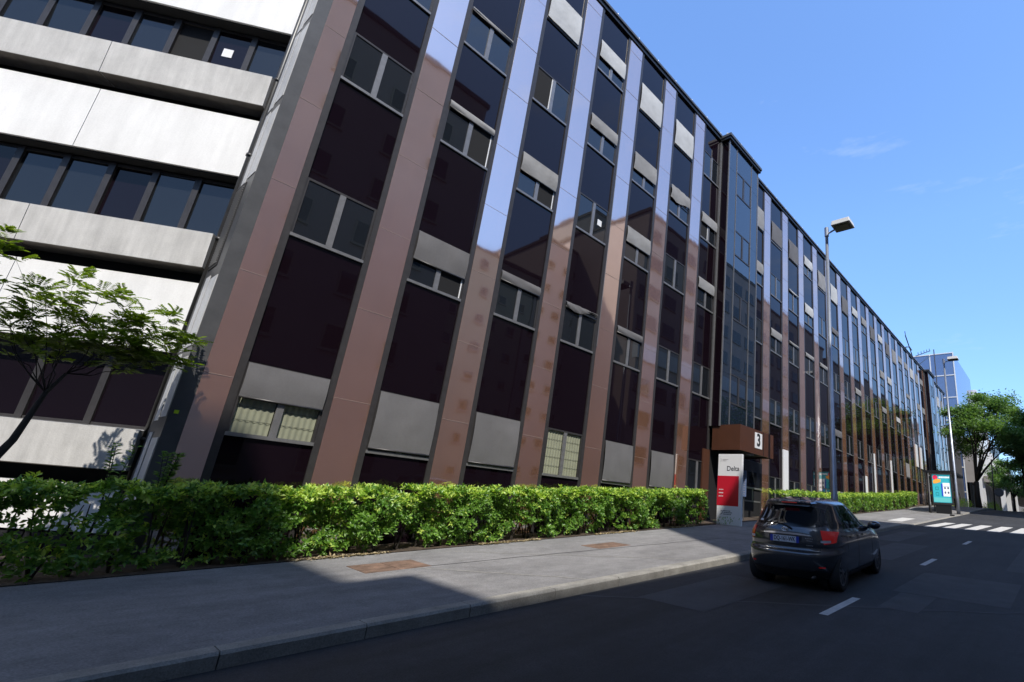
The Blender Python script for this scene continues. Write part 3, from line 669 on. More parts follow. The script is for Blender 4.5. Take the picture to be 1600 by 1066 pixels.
# ================================================================== vegetation
def leaf_mesh(name, items, m, parent=None, fold=.25, mats=None):
    """items: array rows (px,py,pz, dx,dy,dz, nx,ny,nz, len, wid, matidx)"""
    A = np.array(items, dtype=float); P = A[:, 0:3]; Dv = A[:, 3:6]; Nv = A[:, 6:9]
    Dv /= np.linalg.norm(Dv, axis=1)[:, None] + 1e-9
    S = np.cross(Dv, Nv); S /= np.linalg.norm(S, axis=1)[:, None] + 1e-9; Nn = np.cross(S, Dv)
    L = A[:, 9:10]; Wd = A[:, 10:11]
    v0 = P; v1 = P + Dv * L * .45 + S * Wd * .5 + Nn * Wd * fold; v2 = P + Dv * L; v3 = P + Dv * L * .45 - S * Wd * .5 + Nn * Wd * fold
    V = np.stack([v0, v1, v2, v3], 1).reshape(-1, 3)
    off = np.array(wloc(parent)) if parent else 0
    V = V - off; n = len(A); me = bpy.data.meshes.new(name)
    me.vertices.add(4 * n); me.vertices.foreach_set('co', V.astype(np.float32).ravel())
    F = np.arange(4 * n).reshape(n, 4); tri = np.stack([F[:, [0, 1, 2]], F[:, [0, 2, 3]]], 1).reshape(-1, 3)
    me.loops.add(len(tri) * 3); me.loops.foreach_set('vertex_index', tri.astype(np.int32).ravel())
    me.polygons.add(len(tri)); me.polygons.foreach_set('loop_start', (np.arange(len(tri)) * 3).astype(np.int32)); me.polygons.foreach_set('loop_total', np.full(len(tri), 3, np.int32))
    for mm in (mats or [m]): me.materials.append(mm)
    me.polygons.foreach_set('material_index', np.repeat(A[:, 11], 2).astype(np.int32))
    me.update(calc_edges=True); me.validate()
    o = bpy.data.objects.new(name, me); COL.objects.link(o)
    if parent: o.parent = parent
    return o
rs = np.random.RandomState(5)
def vnoise(x, y, z=0.0, seed=0):
    "cheap smooth value noise -1..1"
    s = 0
    for k, (a, b_, c_) in enumerate([(1.0, .7, .4), (1.9, 2.3, 1.1), (3.1, 1.7, 2.7)]):
        s += math.sin(x * a + 1.3 * k + seed) * math.cos(y * b_ + 2.1 * k + seed * .7) * math.cos(z * c_ + .5 * k) / (k + 1)
    return s / 1.4
def hedge(name, label, x0, x1, dens, yf=10.2, yb=11.15, thin=None, lf=.092):
    e = empty(name, ((x0 + x1) / 2, (yf + yb) / 2, pz((x0 + x1) / 2, 10.2)), label, 'hedge', 'clipped laurel hedges along the facade')
    it = []
    n = int((x1 - x0) * dens); 
    for i in range(n):
        x = rs.uniform(x0, x1); g = pz(x, 10.25); H = 1.16 + .05 * vnoise(x * 1.3, 0, 0, 3) + .03 * math.sin(x * 7)
        if 5.0 < x < 5.45: H -= .16
        face = rs.rand()
        bul = .13 * vnoise(x * 2.6, 1.0, 0, 1)
        if face < .30:   # top
            y = rs.uniform(yf + .02, yb); z = H + rs.uniform(-.08, .03) + (.09 * rs.rand() if vnoise(x * 8, y * 3, 0, 6) > .45 else 0) - .10 * max(0, (yf + .12 - y) / .12); nrm = np.array([rs.normal(0, .4), -.25 + rs.normal(0, .35), 1.])
        else:            # front, with depth
            t = rs.rand() ** .8; z = .06 + (H - .06) * t
            bl = .24 * vnoise(x * 3.2, z * 4.5, 0, 2) + .09 * vnoise(x * 9, z * 9, 0, 5)
            dpt = abs(rs.normal(0, .09)) if rs.rand() < .8 else rs.uniform(0, .6)
            y = yf + .1 - bl + dpt + (.12 * (1 - t)); nrm = np.array([rs.normal(0, .4), -1., .45 + rs.normal(0, .35)])
            if z < .38 and x > 3.4 and vnoise(x * 2.1, 0, 0, 9) > .22 + z: continue
            if vnoise(x * 3.6, z * 6.0, 0, 11) > .5: continue
        if thin and rs.rand() < thin(x, z): continue
        k = rs.randint(4, 7); young = 1 if (z > H - .16 and rs.rand() < .5) or rs.rand() < .07 else 0
        nrm /= np.linalg.norm(nrm); tv = np.cross(nrm, [0.1, .2, 1.]); tv /= np.linalg.norm(tv); bv = np.cross(nrm, tv); ph0 = rs.rand() * 6.3
        for q in range(k):
            a = ph0 + q * 2.4; dr_ = tv * math.cos(a) + bv * math.sin(a) + nrm * rs.uniform(.25, .9)
            L = lf * rs.uniform(.7, 1.25)
            nn = nrm + dr_ * -.4 + rs.normal(0, .25, 3)
            it.append((x + rs.normal(0, .012), y + rs.normal(0, .012), g + z, *dr_, *nn, L, L * .42, young))
    leaf_mesh('foliage', it, None, e, mats=[M['leaf'], M['leafyoung']])
    b = MB(); x = x0 + .2
    while x < x1:
        g = pz(x, 10.6)
        for q in range(4):
            a = rs.uniform(-.25, .25); c = rs.uniform(-.2, .2); y = 10.65 + rs.uniform(-.1, .1)
            b.tube([(x, y, g - .05), (x + a * .5, y + c * .5, g + .4), (x + a, y + c, g + .95)], [.018, .013, .006], 5)
        x += .33 + rs.rand() * .15
    b.build('stems', M['bark'], e)
    return e
def thinL(x, z):
    if x < 1.75 and .52 < z < .93: return .62 if vnoise(x * 5, z * 7, 0, 8) > -.35 else 0
    return 0
hedge('hedge', 'long clipped hedge in front of the near bays, shaded at its left end', -3.2, 16.4, 720, thin=thinL)
hedge('hedge', 'sunlit clipped hedge beyond the brown entrance canopy behind the car', 23.2, 51.5, 330, lf=.09)
hedge('hedge', 'short dark hedge beyond the advertising panel near the street tree', 55.5, 62.5, 260, yf=9.2, yb=10.4, lf=.1)
# leaf litter along the hedge foot
it = []
for i in range(1800):
    x = rs.uniform(2.5, 15.5)
    if vnoise(x * 1.7, 0, 0, 4) < .12: continue
    y = 10.24 - abs(rs.normal(0, .08)) + .05; it.append((x, y, pz(x, y) + .012 + rs.rand() * .02, rs.normal(), rs.normal(), .1, rs.normal(0, .3), rs.normal(0, .3), 1, rs.uniform(.04, .09), rs.uniform(.02, .045), 0))
o = leaf_mesh('leaf_litter', it, M['litter']); tag(o, 'dry fallen leaves gathered along the foot of the hedge', 'fallen leaves', kind='stuff')
# weeds at the sign foot
it = []
for i in range(45):
    a = rs.rand() * 6.28; x, y = 17.1 + rs.normal(0, .08), 9.9 + rs.normal(0, .28); it.append((x, y, pz(x, y) + rs.rand() * .25, math.cos(a), math.sin(a), 1.0, math.cos(a), math.sin(a), .3, .12, .03, 0))
o = leaf_mesh('weeds', it, M['leaf']); tag(o, 'small green weeds growing at the foot of the white and red sign', 'weeds', kind='stuff')
# ---- near tree with feathery leaves
nt_ = empty('young_tree', (-.35, 10.9, pz(-.3, 10.3)), 'slender young tree with feathery leaves in front of the white concrete building', 'tree')
b = MB(); tr_pts = [(-.42, 10.9, -1.65), (-.3, 10.9, -.8), (-.12, 10.9, -.06), (-.04, 10.9, .18), (.06, 10.88, .85), (.17, 10.85, 1.15)]
b.tube(tr_pts, [.07, .06, .05, .042, .028, .02], 9); 
tips = []; random.seed(3)
def branch(p, q, r0, wig=.07, sub=True):
    n = 7; pts = [Vector(p).lerp(Vector(q), i / n) + Vector((random.uniform(-wig, wig), random.uniform(-wig, wig), random.uniform(-wig, wig) + .10 * math.sin(math.pi * i / n) * 0)) * (0 if i in (0,) else 1) for i in range(n + 1)]
    b.tube(pts, [r0 * (1 - .8 * i / n) for i in range(n + 1)], 5)
    for i in range(3, n + 1):
        tips.append((pts[i], (pts[i] - pts[i - 1]).normalized()))
        if sub and i % 2 == 1:
            dd = Vector((random.uniform(-.35, .5), random.uniform(-.3, .3), random.uniform(.02, .3)))
            branch(pts[i], pts[i] + dd, r0 * .4, .03, False)
targets = [(-1.0, 10.7, 2.3), (-.62, 10.9, 2.5), (-.35, 11.1, 2.45), (-.1, 10.7, 2.35), (.12, 10.9, 2.38), (.42, 10.8, 2.3), (.72, 10.9, 2.22), (.95, 11.0, 2.2), (1.05, 10.8, 2.0), (1.3, 10.9, 1.8), (1.4, 10.85, 1.62), (.62, 11.1, 2.0), (.9, 10.6, 1.95), (-.5, 10.5, 2.05), (-.9, 11.1, 1.9), (.05, 11.2, 2.0), (-1.3, 10.8, 2.6), (1.15, 11.1, 1.62)]
fork = [Vector(tr_pts[5]), Vector(tr_pts[4]), Vector((-.12, 10.9, 1.25))]
for t_ in targets:
    f0 = fork[0] if t_[0] > .2 else (Vector((-.1, 10.9, .9)) * 0 + fork[1])
    branch(f0, t_, .0075)
b.build('trunk', M['bark'], nt_, smooth=True)
it = []
for p, dv in tips:
    for q in range(3):
        az = random.uniform(0, 6.28); d0 = Vector((math.cos(az), math.sin(az) * .8, random.uniform(-.1, .5))).normalized(); d0 = (d0 + dv * .6).normalized()
        L = random.uniform(.12, .22); up = Vector((random.uniform(-.4, .4), random.uniform(-.4, .4), 1)).normalized(); side = d0.cross(up).normalized()
        pr = 6
        for s in range(pr):
            c_ = p + d0 * L * (.25 + .75 * s / (pr - 1)) + Vector((0, 0, -.04 * (s / pr) ** 2))
            for sg in (-1, 1):
                dr_ = side * sg + d0 * .55; it.append((c_.x, c_.y, c_.z, *dr_, *up, .07 * random.uniform(.8, 1.15), .034, 0))
leaf_mesh('foliage', it, M['pinnate'], nt_)
# sprigs standing above the shaded hedge end
for (x, y, z, lab) in [(1.0, 10.55, .25, 'dark leafy shoot sticking up from the shaded hedge before the white ledge'), (1.55, 10.6, .2, 'bushy dark shoot at the hedge end beside the corner pillar')]:
    g = pz(x, 10.3) + .9; sp_ = empty('hedge_shoot', (x, y, g), lab, 'shoot', 'shoots above the hedge'); b = MB(); it = []
    for q in range(3 if x < 1.2 else 6):
        tx = x + rs.uniform(-.12, .12); b.tube([(x, y, g - .1), ((x + tx) / 2, y, (g + z) / 2), (tx, y, z + rs.uniform(-.08, .05))], [.008, .006, .004], 5)
        for k in range(26):
            t = .35 + .65 * rs.rand(); az = rs.rand() * 6.28; it.append((x + (tx - x) * t, y, g + (z - g) * t, math.cos(az), math.sin(az), .3, 0, -.4, 1, .1, .045, 0))
    b.build('stem', M['bark'], sp_); leaf_mesh('leaves', it, M['leaf'], sp_)
# ---- street trees
def tree(label, base, h_tr, crown_c, rad, seed, nl=9000, tr=.2, ls=.16, kinds='leaf', group='street trees at the top of the rise', cat='tree'):
    random.seed(seed); R_ = np.random.RandomState(seed)
    e = empty('street_tree', base, label, cat, group); B = Vector(base); C = Vector(crown_c)
    b = MB(); fk = B + Vector((0.1, 0, h_tr)); b.tube([B - Vector((0, 0, .2)), B.lerp(fk, .5) + Vector((.05, .05, 0)), fk], [tr * 1.25, tr, tr * .85], 9)
    clumps = []
    for i in range(7):
        a = 6.28 * i / 7 + random.uniform(-.3, .3); rr = random.uniform(.35, .75)
        t1 = C + Vector((math.cos(a) * rad[0] * rr, math.sin(a) * rad[1] * rr, random.uniform(-.3, .5) * rad[2]))
        mid = fk.lerp(t1, .45) + Vector((random.uniform(-.3, .3), random.uniform(-.3, .3), .35))
        b.tube([fk, fk.lerp(mid, .5) + Vector((0, 0, .1)), mid, t1], [tr * .5, tr * .4, tr * .28, tr * .1], 6)
        for j in range(5):
            a2 = a + random.uniform(-1, 1); r2 = random.uniform(.55, .98); zz = random.uniform(-.65, .85); ks = math.sqrt(max(.05, 1 - max(0, zz) ** 2))
            t2 = C + Vector((math.cos(a2) * rad[0] * r2 * ks, math.sin(a2) * rad[1] * r2 * ks, zz * rad[2]))
            b.tube([mid.lerp(t1, .3 * (j % 3)), mid.lerp(t2, .6) + Vector((0, 0, .15)), t2], [tr * .2, tr * .13, tr * .05], 5); clumps.append((t2, random.uniform(.55, 1.1)))
        clumps.append((t1, random.uniform(.6, 1)))
    b.build('trunk', M['bark'], e, smooth=True)
    it = []; sc = sum(rad) / 3 / 4.2
    for i in range(nl):
        c_, s_ = clumps[R_.randint(len(clumps))]; p = np.array(c_) + R_.normal(0, 1, 3) * np.array([.75, .75, .36]) * s_ * sc * 1.05
        dr_ = R_.normal(0, 1, 3) * [1, 1, .5]; it.append((*p, *dr_, *(R_.normal(0, .6, 3) + [0, 0, 1]), ls * R_.uniform(.7, 1.3), ls * .55, 0))
    leaf_mesh('crown', it, M['treeleaf'], e)
    return e
tree('broad street tree with a forked dark trunk rising behind the far lamp post', (64, 7.15, gz(64) + .1), 2.7, (65, 5.7, 11.1), (4.2, 4.0, 3.7), 11, 26000, .26, .27)
tree('dense dark tree at the right edge overlapping the broad street tree', (69, 3.3, gz(69) + .1), 3.0, (69, 1.6, 9.9), (3.2, 3.2, 3.3), 5, 20000, .2, .27)
tree('lighter green tree further down the street behind the round sign', (84, 5.4, 2.4), 2.6, (84, 5.0, 7.6), (3.6, 3.2, 2.5), 8, 12000, .16, .26)
tree('thin pale tree at the far right end of the street', (92, 3.0, 2.4), 2.6, (92, 2.6, 7.4), (3.4, 3.0, 2.4), 9, 9000, .14, .26)
def bush(x, y, z, rx, rz, label, n=900, seed=1):
    R_ = np.random.RandomState(seed); it = []
    for i in range(n):
        v = R_.normal(0, 1, 3); v /= np.linalg.norm(v); v *= R_.uniform(.6, 1) * (1 + .15 * math.sin(v[0] * 9)); p = [x + v[0] * rx, y + v[1] * rx, z + abs(v[2]) * rz]; it.append((*p, *(v + R_.normal(0, .5, 3)), *(v + [0, 0, .6]), .13, .06, 1))
    o = leaf_mesh('bush', it, None, None, mats=[M['leaf'], M['leafyoung']]); tag(o, label, 'bush', 'low bushes at the foot of the street trees')
bush(62.5, 8.4, 2.5, .9, 1.0, 'low green bush just left of the street tree trunk', seed=2); bush(66, 6.2, 2.6, .9, .9, 'low yellow green bush right of the street tree trunk', seed=3); bush(72, 3.0, 2.6, 1.1, 1.0, 'low green bush at the right edge by the white columns', seed=4)
# trees on the other side, mirrored in the far pillars
tree('green tree across the street mirrored in the far pillars', (48, -5.5, gz(48)), 3, (48, -5.5, 9.0), (3.2, 3, 3), 21, 4000, .18, .24, group='trees across the street')
tree('second green tree across the street mirrored in the far glass', (62, -5.5, gz(62)), 3, (62, -5.5, 10.0), (3.5, 3, 3.2), 22, 4000, .18, .24, group='trees across the street')
# ================================================================== street lamps
def lamp(x, y, label):
    g = pz(x, y); e = empty('street_lamp', (x, y, g), label, 'street lamp', 'tall street lamps along the kerb')
    H = 11.85
    b = MB(); b.tube([(x, y, g), (x, y, g + 1.3), (x, y, g + 1.35), (x, y, g + H)], [.125, .12, .1, .062], 12); b.build('pole', M['galv'], e, smooth=True)
    b = MB(); b.box(x - .25, y - .25, g, x + .25, y + .25, g + .02); b.build('base_plate', M['greymetal'], e)
    b = MB(); b.tube([(x, y, g + H - .25), (x, y - .35, g + H - .12)], .035, 8); b.tube([(x, y, g + H + .05), (x, y, g + H - .35)], .085, 10); b.build('bracket', M['galv'], e)
    z0, z1 = g + H - .1, g + H + .12
    b = MB(); y0, y1 = y - .28, y - 1.02; b.hexa([(x - .34, y1, z0), (x + .34, y1, z0), (x + .34, y0, z0), (x - .34, y0, z0), (x - .3, y1 + .04, z1), (x + .3, y1 + .04, z1), (x + .3, y0 - .03, z1), (x - .3, y0 - .03, z1)]); hd = b.build('lamp_head', M['lampwhite'], e, bevel=.015)
    b = MB(); b.box(x - .3, y1 + .05, z0 - .012, x + .3, y0 - .05, z0 - .002); b.build('lens_frame', M['bronze'], hd)
    b = MB(); b.box(x - .22, y1 + .12, z0 - .03, x + .22, y0 - .14, z0 - .012); b.build('lens', M['black'], hd)
lamp(18.36, 6.3, 'tall grey street lamp standing between the parked car and the near hedge end')
lamp(44.6, 6.3, 'second grey street lamp further up beside the advertising panel')
# ================================================================== entrance sign totem
X0, Y0, Y1 = 17.35, 9.38, 10.42; g = pz(X0, 9.9)
ts = empty('totem_sign', (X0, 9.9, g), 'upright white and red sign panel reading Delta beside the entrance', 'sign')
b = MB(); b.box(X0, Y0, g - .02, X0 + .12, Y1, 2.21); b.build('board', M['white'], ts, bevel=.01)
b = MB(); b.box(X0 - .004, Y0 + .12, .29, X0 - .0005, Y1, 1.39); b.build('red_field', M['red'], ts)
XD, UP = (0, -1, 0), (0, 0, 1)
text('Delta', .25, M['greytext'], ts, (X0 - .003, 9.76, 1.66), XD, UP, 'lettering', bold=.002)
b = MB()
def marks(b, y, z, w, h, n, gap=.012):
    yy = y
    for k in range(n):
        ww = w / n * random.uniform(.5, .85); b.box(X0 - .006, yy - ww, z, X0 - .001, yy, z + h); yy -= w / n
random.seed(4)
for z in (.86, .74, .62): marks(b, 10.34, z, .2, .035, 5)
b.build('small_white_lines', M['white'], ts)
b = MB(); marks(b, 10.22, 2.0, .25, .02, 7); marks(b, 10.22, 1.95, .18, .02, 5)
b.tube([(X0 - .002, 10.3 + .04 * math.cos(a), 1.99 + .045 * math.sin(a)) for a in [i * .5 + .6 for i in range(11)]], .006, 4)
b.build('small_pale_lines', M['paletext'], ts)
b = MB(); marks(b, 10.12, .09, .3, .03, 7); marks(b, 10.1, .03, .36, .03, 8); marks(b, 10.12, -.03, .34, .03, 8)
b.tube([(X0 - .002, 10.2 + .05 * math.cos(a), .05 + .06 * math.sin(a)) for a in [i * .5 + .6 for i in range(11)]], .007, 4)
b.tube([(X0 - .002, 10.26, -.05), (X0 - .002, 10.12, .12)], .006, 4)
b.build('small_dark_lines', M['greytext'], ts)
# ================================================================== advertising panel
ax, ay0, ay1 = 43.5, 6.48, 7.66; g = pz(ax, 7)
ad = empty('advertising_panel', (ax, 7.07, g), 'freestanding backlit advertising panel with a turquoise poster at the zebra crossing', 'advertising panel')
b = MB(); z0, z1 = 2.05, 4.05
b.box(ax, ay0 - .08, z0 - .15, ax + .22, ay1 + .08, z0); b.box(ax, ay0 - .08, z1, ax + .22, ay1 + .08, z1 + .1); b.box(ax, ay0 - .08, z0, ax + .22, ay0, z1); b.box(ax, ay1, z0, ax + .22, ay1 + .08, z1); b.box(ax + .1, ay0, z0, ax + .2, ay1, z1)
b.build('frame', M['bronze'], ad)
b = MB(); b.box(ax + .03, ay0 + .1, g, ax + .2, ay1 - .1, z0 - .15); b.build('foot', M['black'], ad)
def lit(n, c, s=.33): return mat(n, c, .4, emit=(c, s))
b = MB(); b.box(ax + .06, ay0, z0, ax + .1, ay1, z1); po = b.build('poster', lit('poster_turquoise', (.04, .42, .5)), ad)
def pp(y, z, w, h, n, c, dx=0):
    b = MB(); b.box(ax + .05 - dx, y, z, ax + .058 - dx, y + w, z + h); return b.build(n, lit(n, c), ad)
b = MB(); b.box(ax + .052, ay0 + .02, z0 + .04, ax + .059, ay1 - .02, z0 + .35); b.build('poster_footer', lit('footer', (.12, .5, .5)), po)
b = MB(); c0 = (7.46, 3.84); b.prism([Vector((ax + .052, c0[0] + .17 * math.cos(t * .52), c0[1] + .18 * math.sin(t * .52))) for t in range(12)], (-.006, 0, 0)); b.build('red_disc', lit('poster_red', (.7, .03, .09)), po)
b = MB(); b.prism([Vector((ax + .05, y, z)) for y, z in [(7.6, 3.4), (7.62, 3.6), (7.4, 3.74), (7.1, 3.72), (7.12, 3.52), (7.4, 3.42)]], (-.006, 0, 0)); b.build('orange_shape', lit('poster_orange', (.9, .38, .06)), po)
b = MB(); random.seed(2); y = 7.22
while y > 6.6: w = random.uniform(.05, .1); b.box(ax + .045, y - w, 3.8, ax + .05, y, 3.92); y -= w + .02
b.build('headline_marks', lit('poster_white', (.85, .9, .95)), po)
b = MB(); b.box(ax + .045, 6.55, 2.5, ax + .05, 7.0, 3.46); cdp = b.build('white_card', lit('card_white', (.85, .88, .95)), po)
b = MB()
for (y, z) in [(6.86, 3.02), (6.66, 3.02), (6.86, 2.7), (6.66, 2.7)]: b.box(ax + .038, y - .05, z, ax + .044, y + .05, z + .15)
b.box(ax + .038, 6.58, 3.2, ax + .044, 6.97, 3.215); b.build('card_icons', lit('card_grey', (.12, .13, .18), .2), cdp)
b = MB(); b.box(ax + .046, 7.0, 2.52, ax + .05, 7.1, 3.4); b.build('blue_edge', lit('poster_blue', (.02, .07, .5)), po)
b = MB()
for z in (2.95, 2.55): b.box(ax + .046, 7.28, z, ax + .05, 7.48, z + .02); b.box(ax + .046, 7.28, z + .2, ax + .05, 7.48, z + .22); b.box(ax + .046, 7.46, z, ax + .05, 7.48, z + .22); b.box(ax + .046, 7.28, z, ax + .05, 7.3, z + .22)
b.build('outline_icons', lit('icon_dark', (.02, .2, .22), .2), po)
# bus shelter behind the panel
bs = empty('bus_shelter', (46.5, 7.4, pz(46.5, 7.4)), 'dark bus shelter with a flat roof just behind the advertising panel', 'bus shelter')
b = MB(); b.box(44.1, 6.3, 4.25, 48.6, 8.3, 4.42); b.build('roof', M['black'], bs)
b = MB()
for x in (44.3, 46.4, 48.4): b.box(x, 8.1, gz(x), x + .08, 8.18, 4.25)
b.box(48.4, 6.9, gz(48.4), 48.48, 6.98, 4.25); b.build('post', M['bronze'], bs)
b = MB(); b.add([(44.4, 8.13, 2.0), (48.4, 8.13, 2.0), (48.4, 8.13, 4.0), (44.4, 8.13, 4.0)], [(0, 1, 2, 3)]); b.build('back_glass', M['glass'], bs)
b = MB(); b.box(45, 7.6, 1.95, 47.8, 8.0, 2.02); b.build('bench', M['bronze'], bs)
# slim post beside the panel
g = pz(43.3, 7.86); b = MB(); b.tube([(43.3, 7.86, g), (43.3, 7.86, g + .75), (43.3, 7.86, g + .76), (43.3, 7.86, 4.12)], [.06, .06, .045, .045], 8); o = b.build('steel_post', M['greymetal'], smooth=True, loc=(43.3, 7.86, g)); tag(o, 'slim steel post standing just left of the advertising panel', 'post')
# round sign seen from behind
sg = empty('round_sign', (61, 5.1, gz(61)), 'round traffic sign seen from behind on a thin post under the trees', 'traffic sign')
b = MB(); C_ = Vector((61, 5.05, 4.1)); b.prism([C_ + Vector((0, .4 * math.cos(t * .314), .4 * math.sin(t * .314))) for t in range(20)], (.02, 0, 0)); b.build('disc', M['greymetal'], sg)
b = MB(); b.tube([(61.06, 5.05, gz(61) + .1), (61.06, 5.05, 4.5)], .035, 8); b.build('post', M['greymetal'], sg)
b = MB(); g = gz(62); b.tube([(62, 5.62, g), (62, 5.45, 7.4)], [.07, .05], 8); o = b.build('thin_mast', M['bronze'], smooth=True, loc=(62, 5.6, g)); tag(o, 'thin dark mast rising beside the round sign', 'mast')
# ================================================================== person beyond the panel
pe = empty('person', (50.2, 7.15, pz(50.2, 7.15)), 'person in dark trousers and a yellow green waistcoat standing beyond the advertising panel', 'person')
g = pz(50.2, 7.15)
def skin(name, verts, edges, radii, m, parent):
    me = bpy.data.meshes.new(name); me.from_pydata(verts, edges, []); o = bpy.data.objects.new(name, me); COL.objects.link(o)
    md = o.modifiers.new('s', 'SKIN'); ss = o.modifiers.new('d', 'SUBSURF'); ss.levels = ss.render_levels = 1
    sv = me.skin_vertices[0].data if len(me.skin_vertices) else None
    if sv:
        for i, rr in enumerate(radii): sv[i].radius = (rr, rr)
        sv[0].use_root = True
    dg = bpy.context.evaluated_depsgraph_get(); m2 = bpy.data.meshes.new_from_object(o.evaluated_get(dg)); bpy.data.objects.remove(o)
    m2.materials.clear(); m2.materials.append(m); o = bpy.data.objects.new(name, m2); COL.objects.link(o); o.parent = parent; return o
V_ = [(0, 0, .95), (0, 0, 1.15), (0, 0, 1.38), (0, 0, 1.48), (0, 0, 1.56), (0, 0, 1.66), (0, 0, 1.74),
      (0, .1, .9), (.03, .11, .5), (-.02, .12, .08), (.12, .13, .04), (0, -.1, .9), (.1, -.11, .5), (.14, -.12, .08), (.28, -.13, .04),
      (0, .19, 1.4), (-.02, .26, 1.12), (.08, .27, .88), (.12, .27, .8), (0, -.19, 1.4), (.02, -.27, 1.12), (.12, -.26, .9), (.16, -.26, .82),
      (.155, .285, .74), (.15, .262, .73), (.14, .25, .735), (.155, .24, .78), (.20, -.275, .76), (.195, -.26, .75), (.18, -.245, .755), (.19, -.235, .8)]
E_ = [(0, 1), (1, 2), (2, 3), (3, 4), (4, 5), (5, 6), (0, 7), (7, 8), (8, 9), (9, 10), (0, 11), (11, 12), (12, 13), (13, 14), (2, 15), (15, 16), (16, 17), (17, 18), (2, 19), (19, 20), (20, 21), (21, 22), (18, 23), (18, 24), (18, 25), (18, 26), (22, 27), (22, 28), (22, 29), (22, 30)]
R_ = [.15, .135, .14, .06, .055, .1, .07, .1, .065, .045, .035, .1, .065, .045, .035, .06, .042, .03, .035, .06, .042, .03, .035] + [.009] * 8
skin('body', V_, E_, R_, mat('skin', (.45, .27, .2), .6), pe)
skin('trousers', [(0, 0, .98), (0, .1, .88), (.03, .11, .5), (-.02, .12, .12), (0, -.1, .88), (.1, -.11, .5), (.14, -.12, .12)], [(0, 1), (1, 2), (2, 3), (0, 4), (4, 5), (5, 6)], [.17, .12, .09, .075, .12, .09, .075], mat('dark_cloth', (.012, .012, .015), .9), pe)
skin('waistcoat', [(0, 0, .98), (0, 0, 1.15), (0, 0, 1.36), (0, .17, 1.4), (0, -.17, 1.4)], [(0, 1), (1, 2), (2, 3), (2, 4)], [.18, .165, .16, .09, .09], mat('waistcoat_cloth', (.25, .3, .03), .8), pe)
skin('hair', [(-.02, 0, 1.70), (-.03, 0, 1.76), (-.06, 0, 1.66)], [(0, 1), (0, 2)], [.105, .085, .09], mat('dark_hair', (.012, .01, .008), .8), pe)
# ================================================================== car
CS = 1.0
car = empty('parked_car', (0, 0, 0), 'dark grey five door hatchback seen from behind in the near lane', 'car')
zk = [.17, .22, .35, .48, .60, .635, .66, .78, .90, .95, 1.0, 1.10, 1.20, 1.30, 1.38, 1.42, 1.45, 1.48, 1.505, 1.515]
xrk = [-.40, -.50, -.60, -.645, -.65, -.64, -.57, -.58, -.565, -.56, -.545, -.475, -.38, -.285, -.225, -.235, -.23, -.10, .25, .6]
xfk = [3.05, 3.22, 3.31, 3.32, 3.30, 3.285, 3.26, 3.10, 2.78, 2.55, 2.28, 2.02, 1.80, 1.58, 1.40, 1.29, 1.20, 1.07, .95, .75]
wk = [.74, .79, .825, .838, .845, .846, .845, .838, .815, .80, .785, .752, .712, .672, .64, .622, .60, .53, .38, .2]
def cinterp(z, ys):
    return float(np.interp(z, zk, ys))
def smooth_tab(ys):
    zz = np.linspace(zk[0], zk[-1], 400); y = np.interp(zz, zk, ys); k = np.ones(9) / 9; yp = np.pad(y, 4, mode='edge'); return zz, np.convolve(yp, k, 'valid')
TZ, TR = smooth_tab(xrk); _, TF = smooth_tab(xfk); _, TW = smooth_tab(wk)
def prm(z): return float(np.interp(z, TZ, TR)), float(np.interp(z, TZ, TF)), float(np.interp(z, TZ, TW))
def expo(z): return 4.2 if z < .95 else 4.2 - .5 * min(1, (z - .95) / .3)
MY = 3.4
def side_y(x, z):
    a, c, w = prm(z); xc = (a + c) / 2; L = (c - a) / 2; n = 7.0 if z < .9 else max(4.2, 7 - (z - .9) * 20)
    q = min(1, abs((x - xc) / L)); return w * (1 - q ** n) ** (1 / MY)
def rear_x(y, z):
    a, c, w = prm(z); xc = (a + c) / 2; L = (c - a) / 2; n = 7.0 if z < .9 else max(4.2, 7 - (z - .9) * 20)
    q = min(.999, abs(y / w)); return xc - L * (1 - q ** MY) ** (1 / n)
b = MB(); NA = 120; levels = list(np.linspace(.17, .6, 9)) + [.625, .65] + list(np.linspace(.68, 1.40, 19)) + [1.425, 1.45, 1.475, 1.495, 1.508, 1.515]
vs = []
for z in levels:
    a, c, w = prm(z); xc = (a + c) / 2; L = (c - a) / 2; n = 7.0 if z < .9 else max(4.2, 7 - (z - .9) * 20)
    for k in range(NA):
        t = 2 * math.pi * k / NA; cc, ss_ = math.cos(t), math.sin(t)
        vs.append((xc + L * math.copysign(abs(cc) ** (2 / n), cc), w * math.copysign(abs(ss_) ** (2 / MY), ss_), z))
fs = [(i * NA + k, i * NA + (k + 1) % NA, (i + 1) * NA + (k + 1) % NA, (i + 1) * NA + k) for i in range(len(levels) - 1) for k in range(NA)]
fs += [tuple(range(NA - 1, -1, -1)), tuple((len(levels) - 1) * NA + k for k in range(NA))]
b.add(vs, fs); body = b.build('body', [M['carpaint'], M['plastic']], car, smooth=True, world=False)
WX = (0.0, 2.51); cut = MB()
for x in WX:
    for s in (-1, 1): cut.tube([(x, s * .5, .3), (x, s * 1.1, .3)], .345, 40)
co = cut.build('cutter', M['plastic'], None, world=False); md = body.modifiers.new('b', 'BOOLEAN'); md.operation = 'DIFFERENCE'; md.object = co; md.solver = 'EXACT'
dg = bpy.context.evaluated_depsgraph_get(); m2 = bpy.data.meshes.new_from_object(body.evaluated_get(dg)); body.modifiers.clear(); body.data = m2; bpy.data.objects.remove(co)
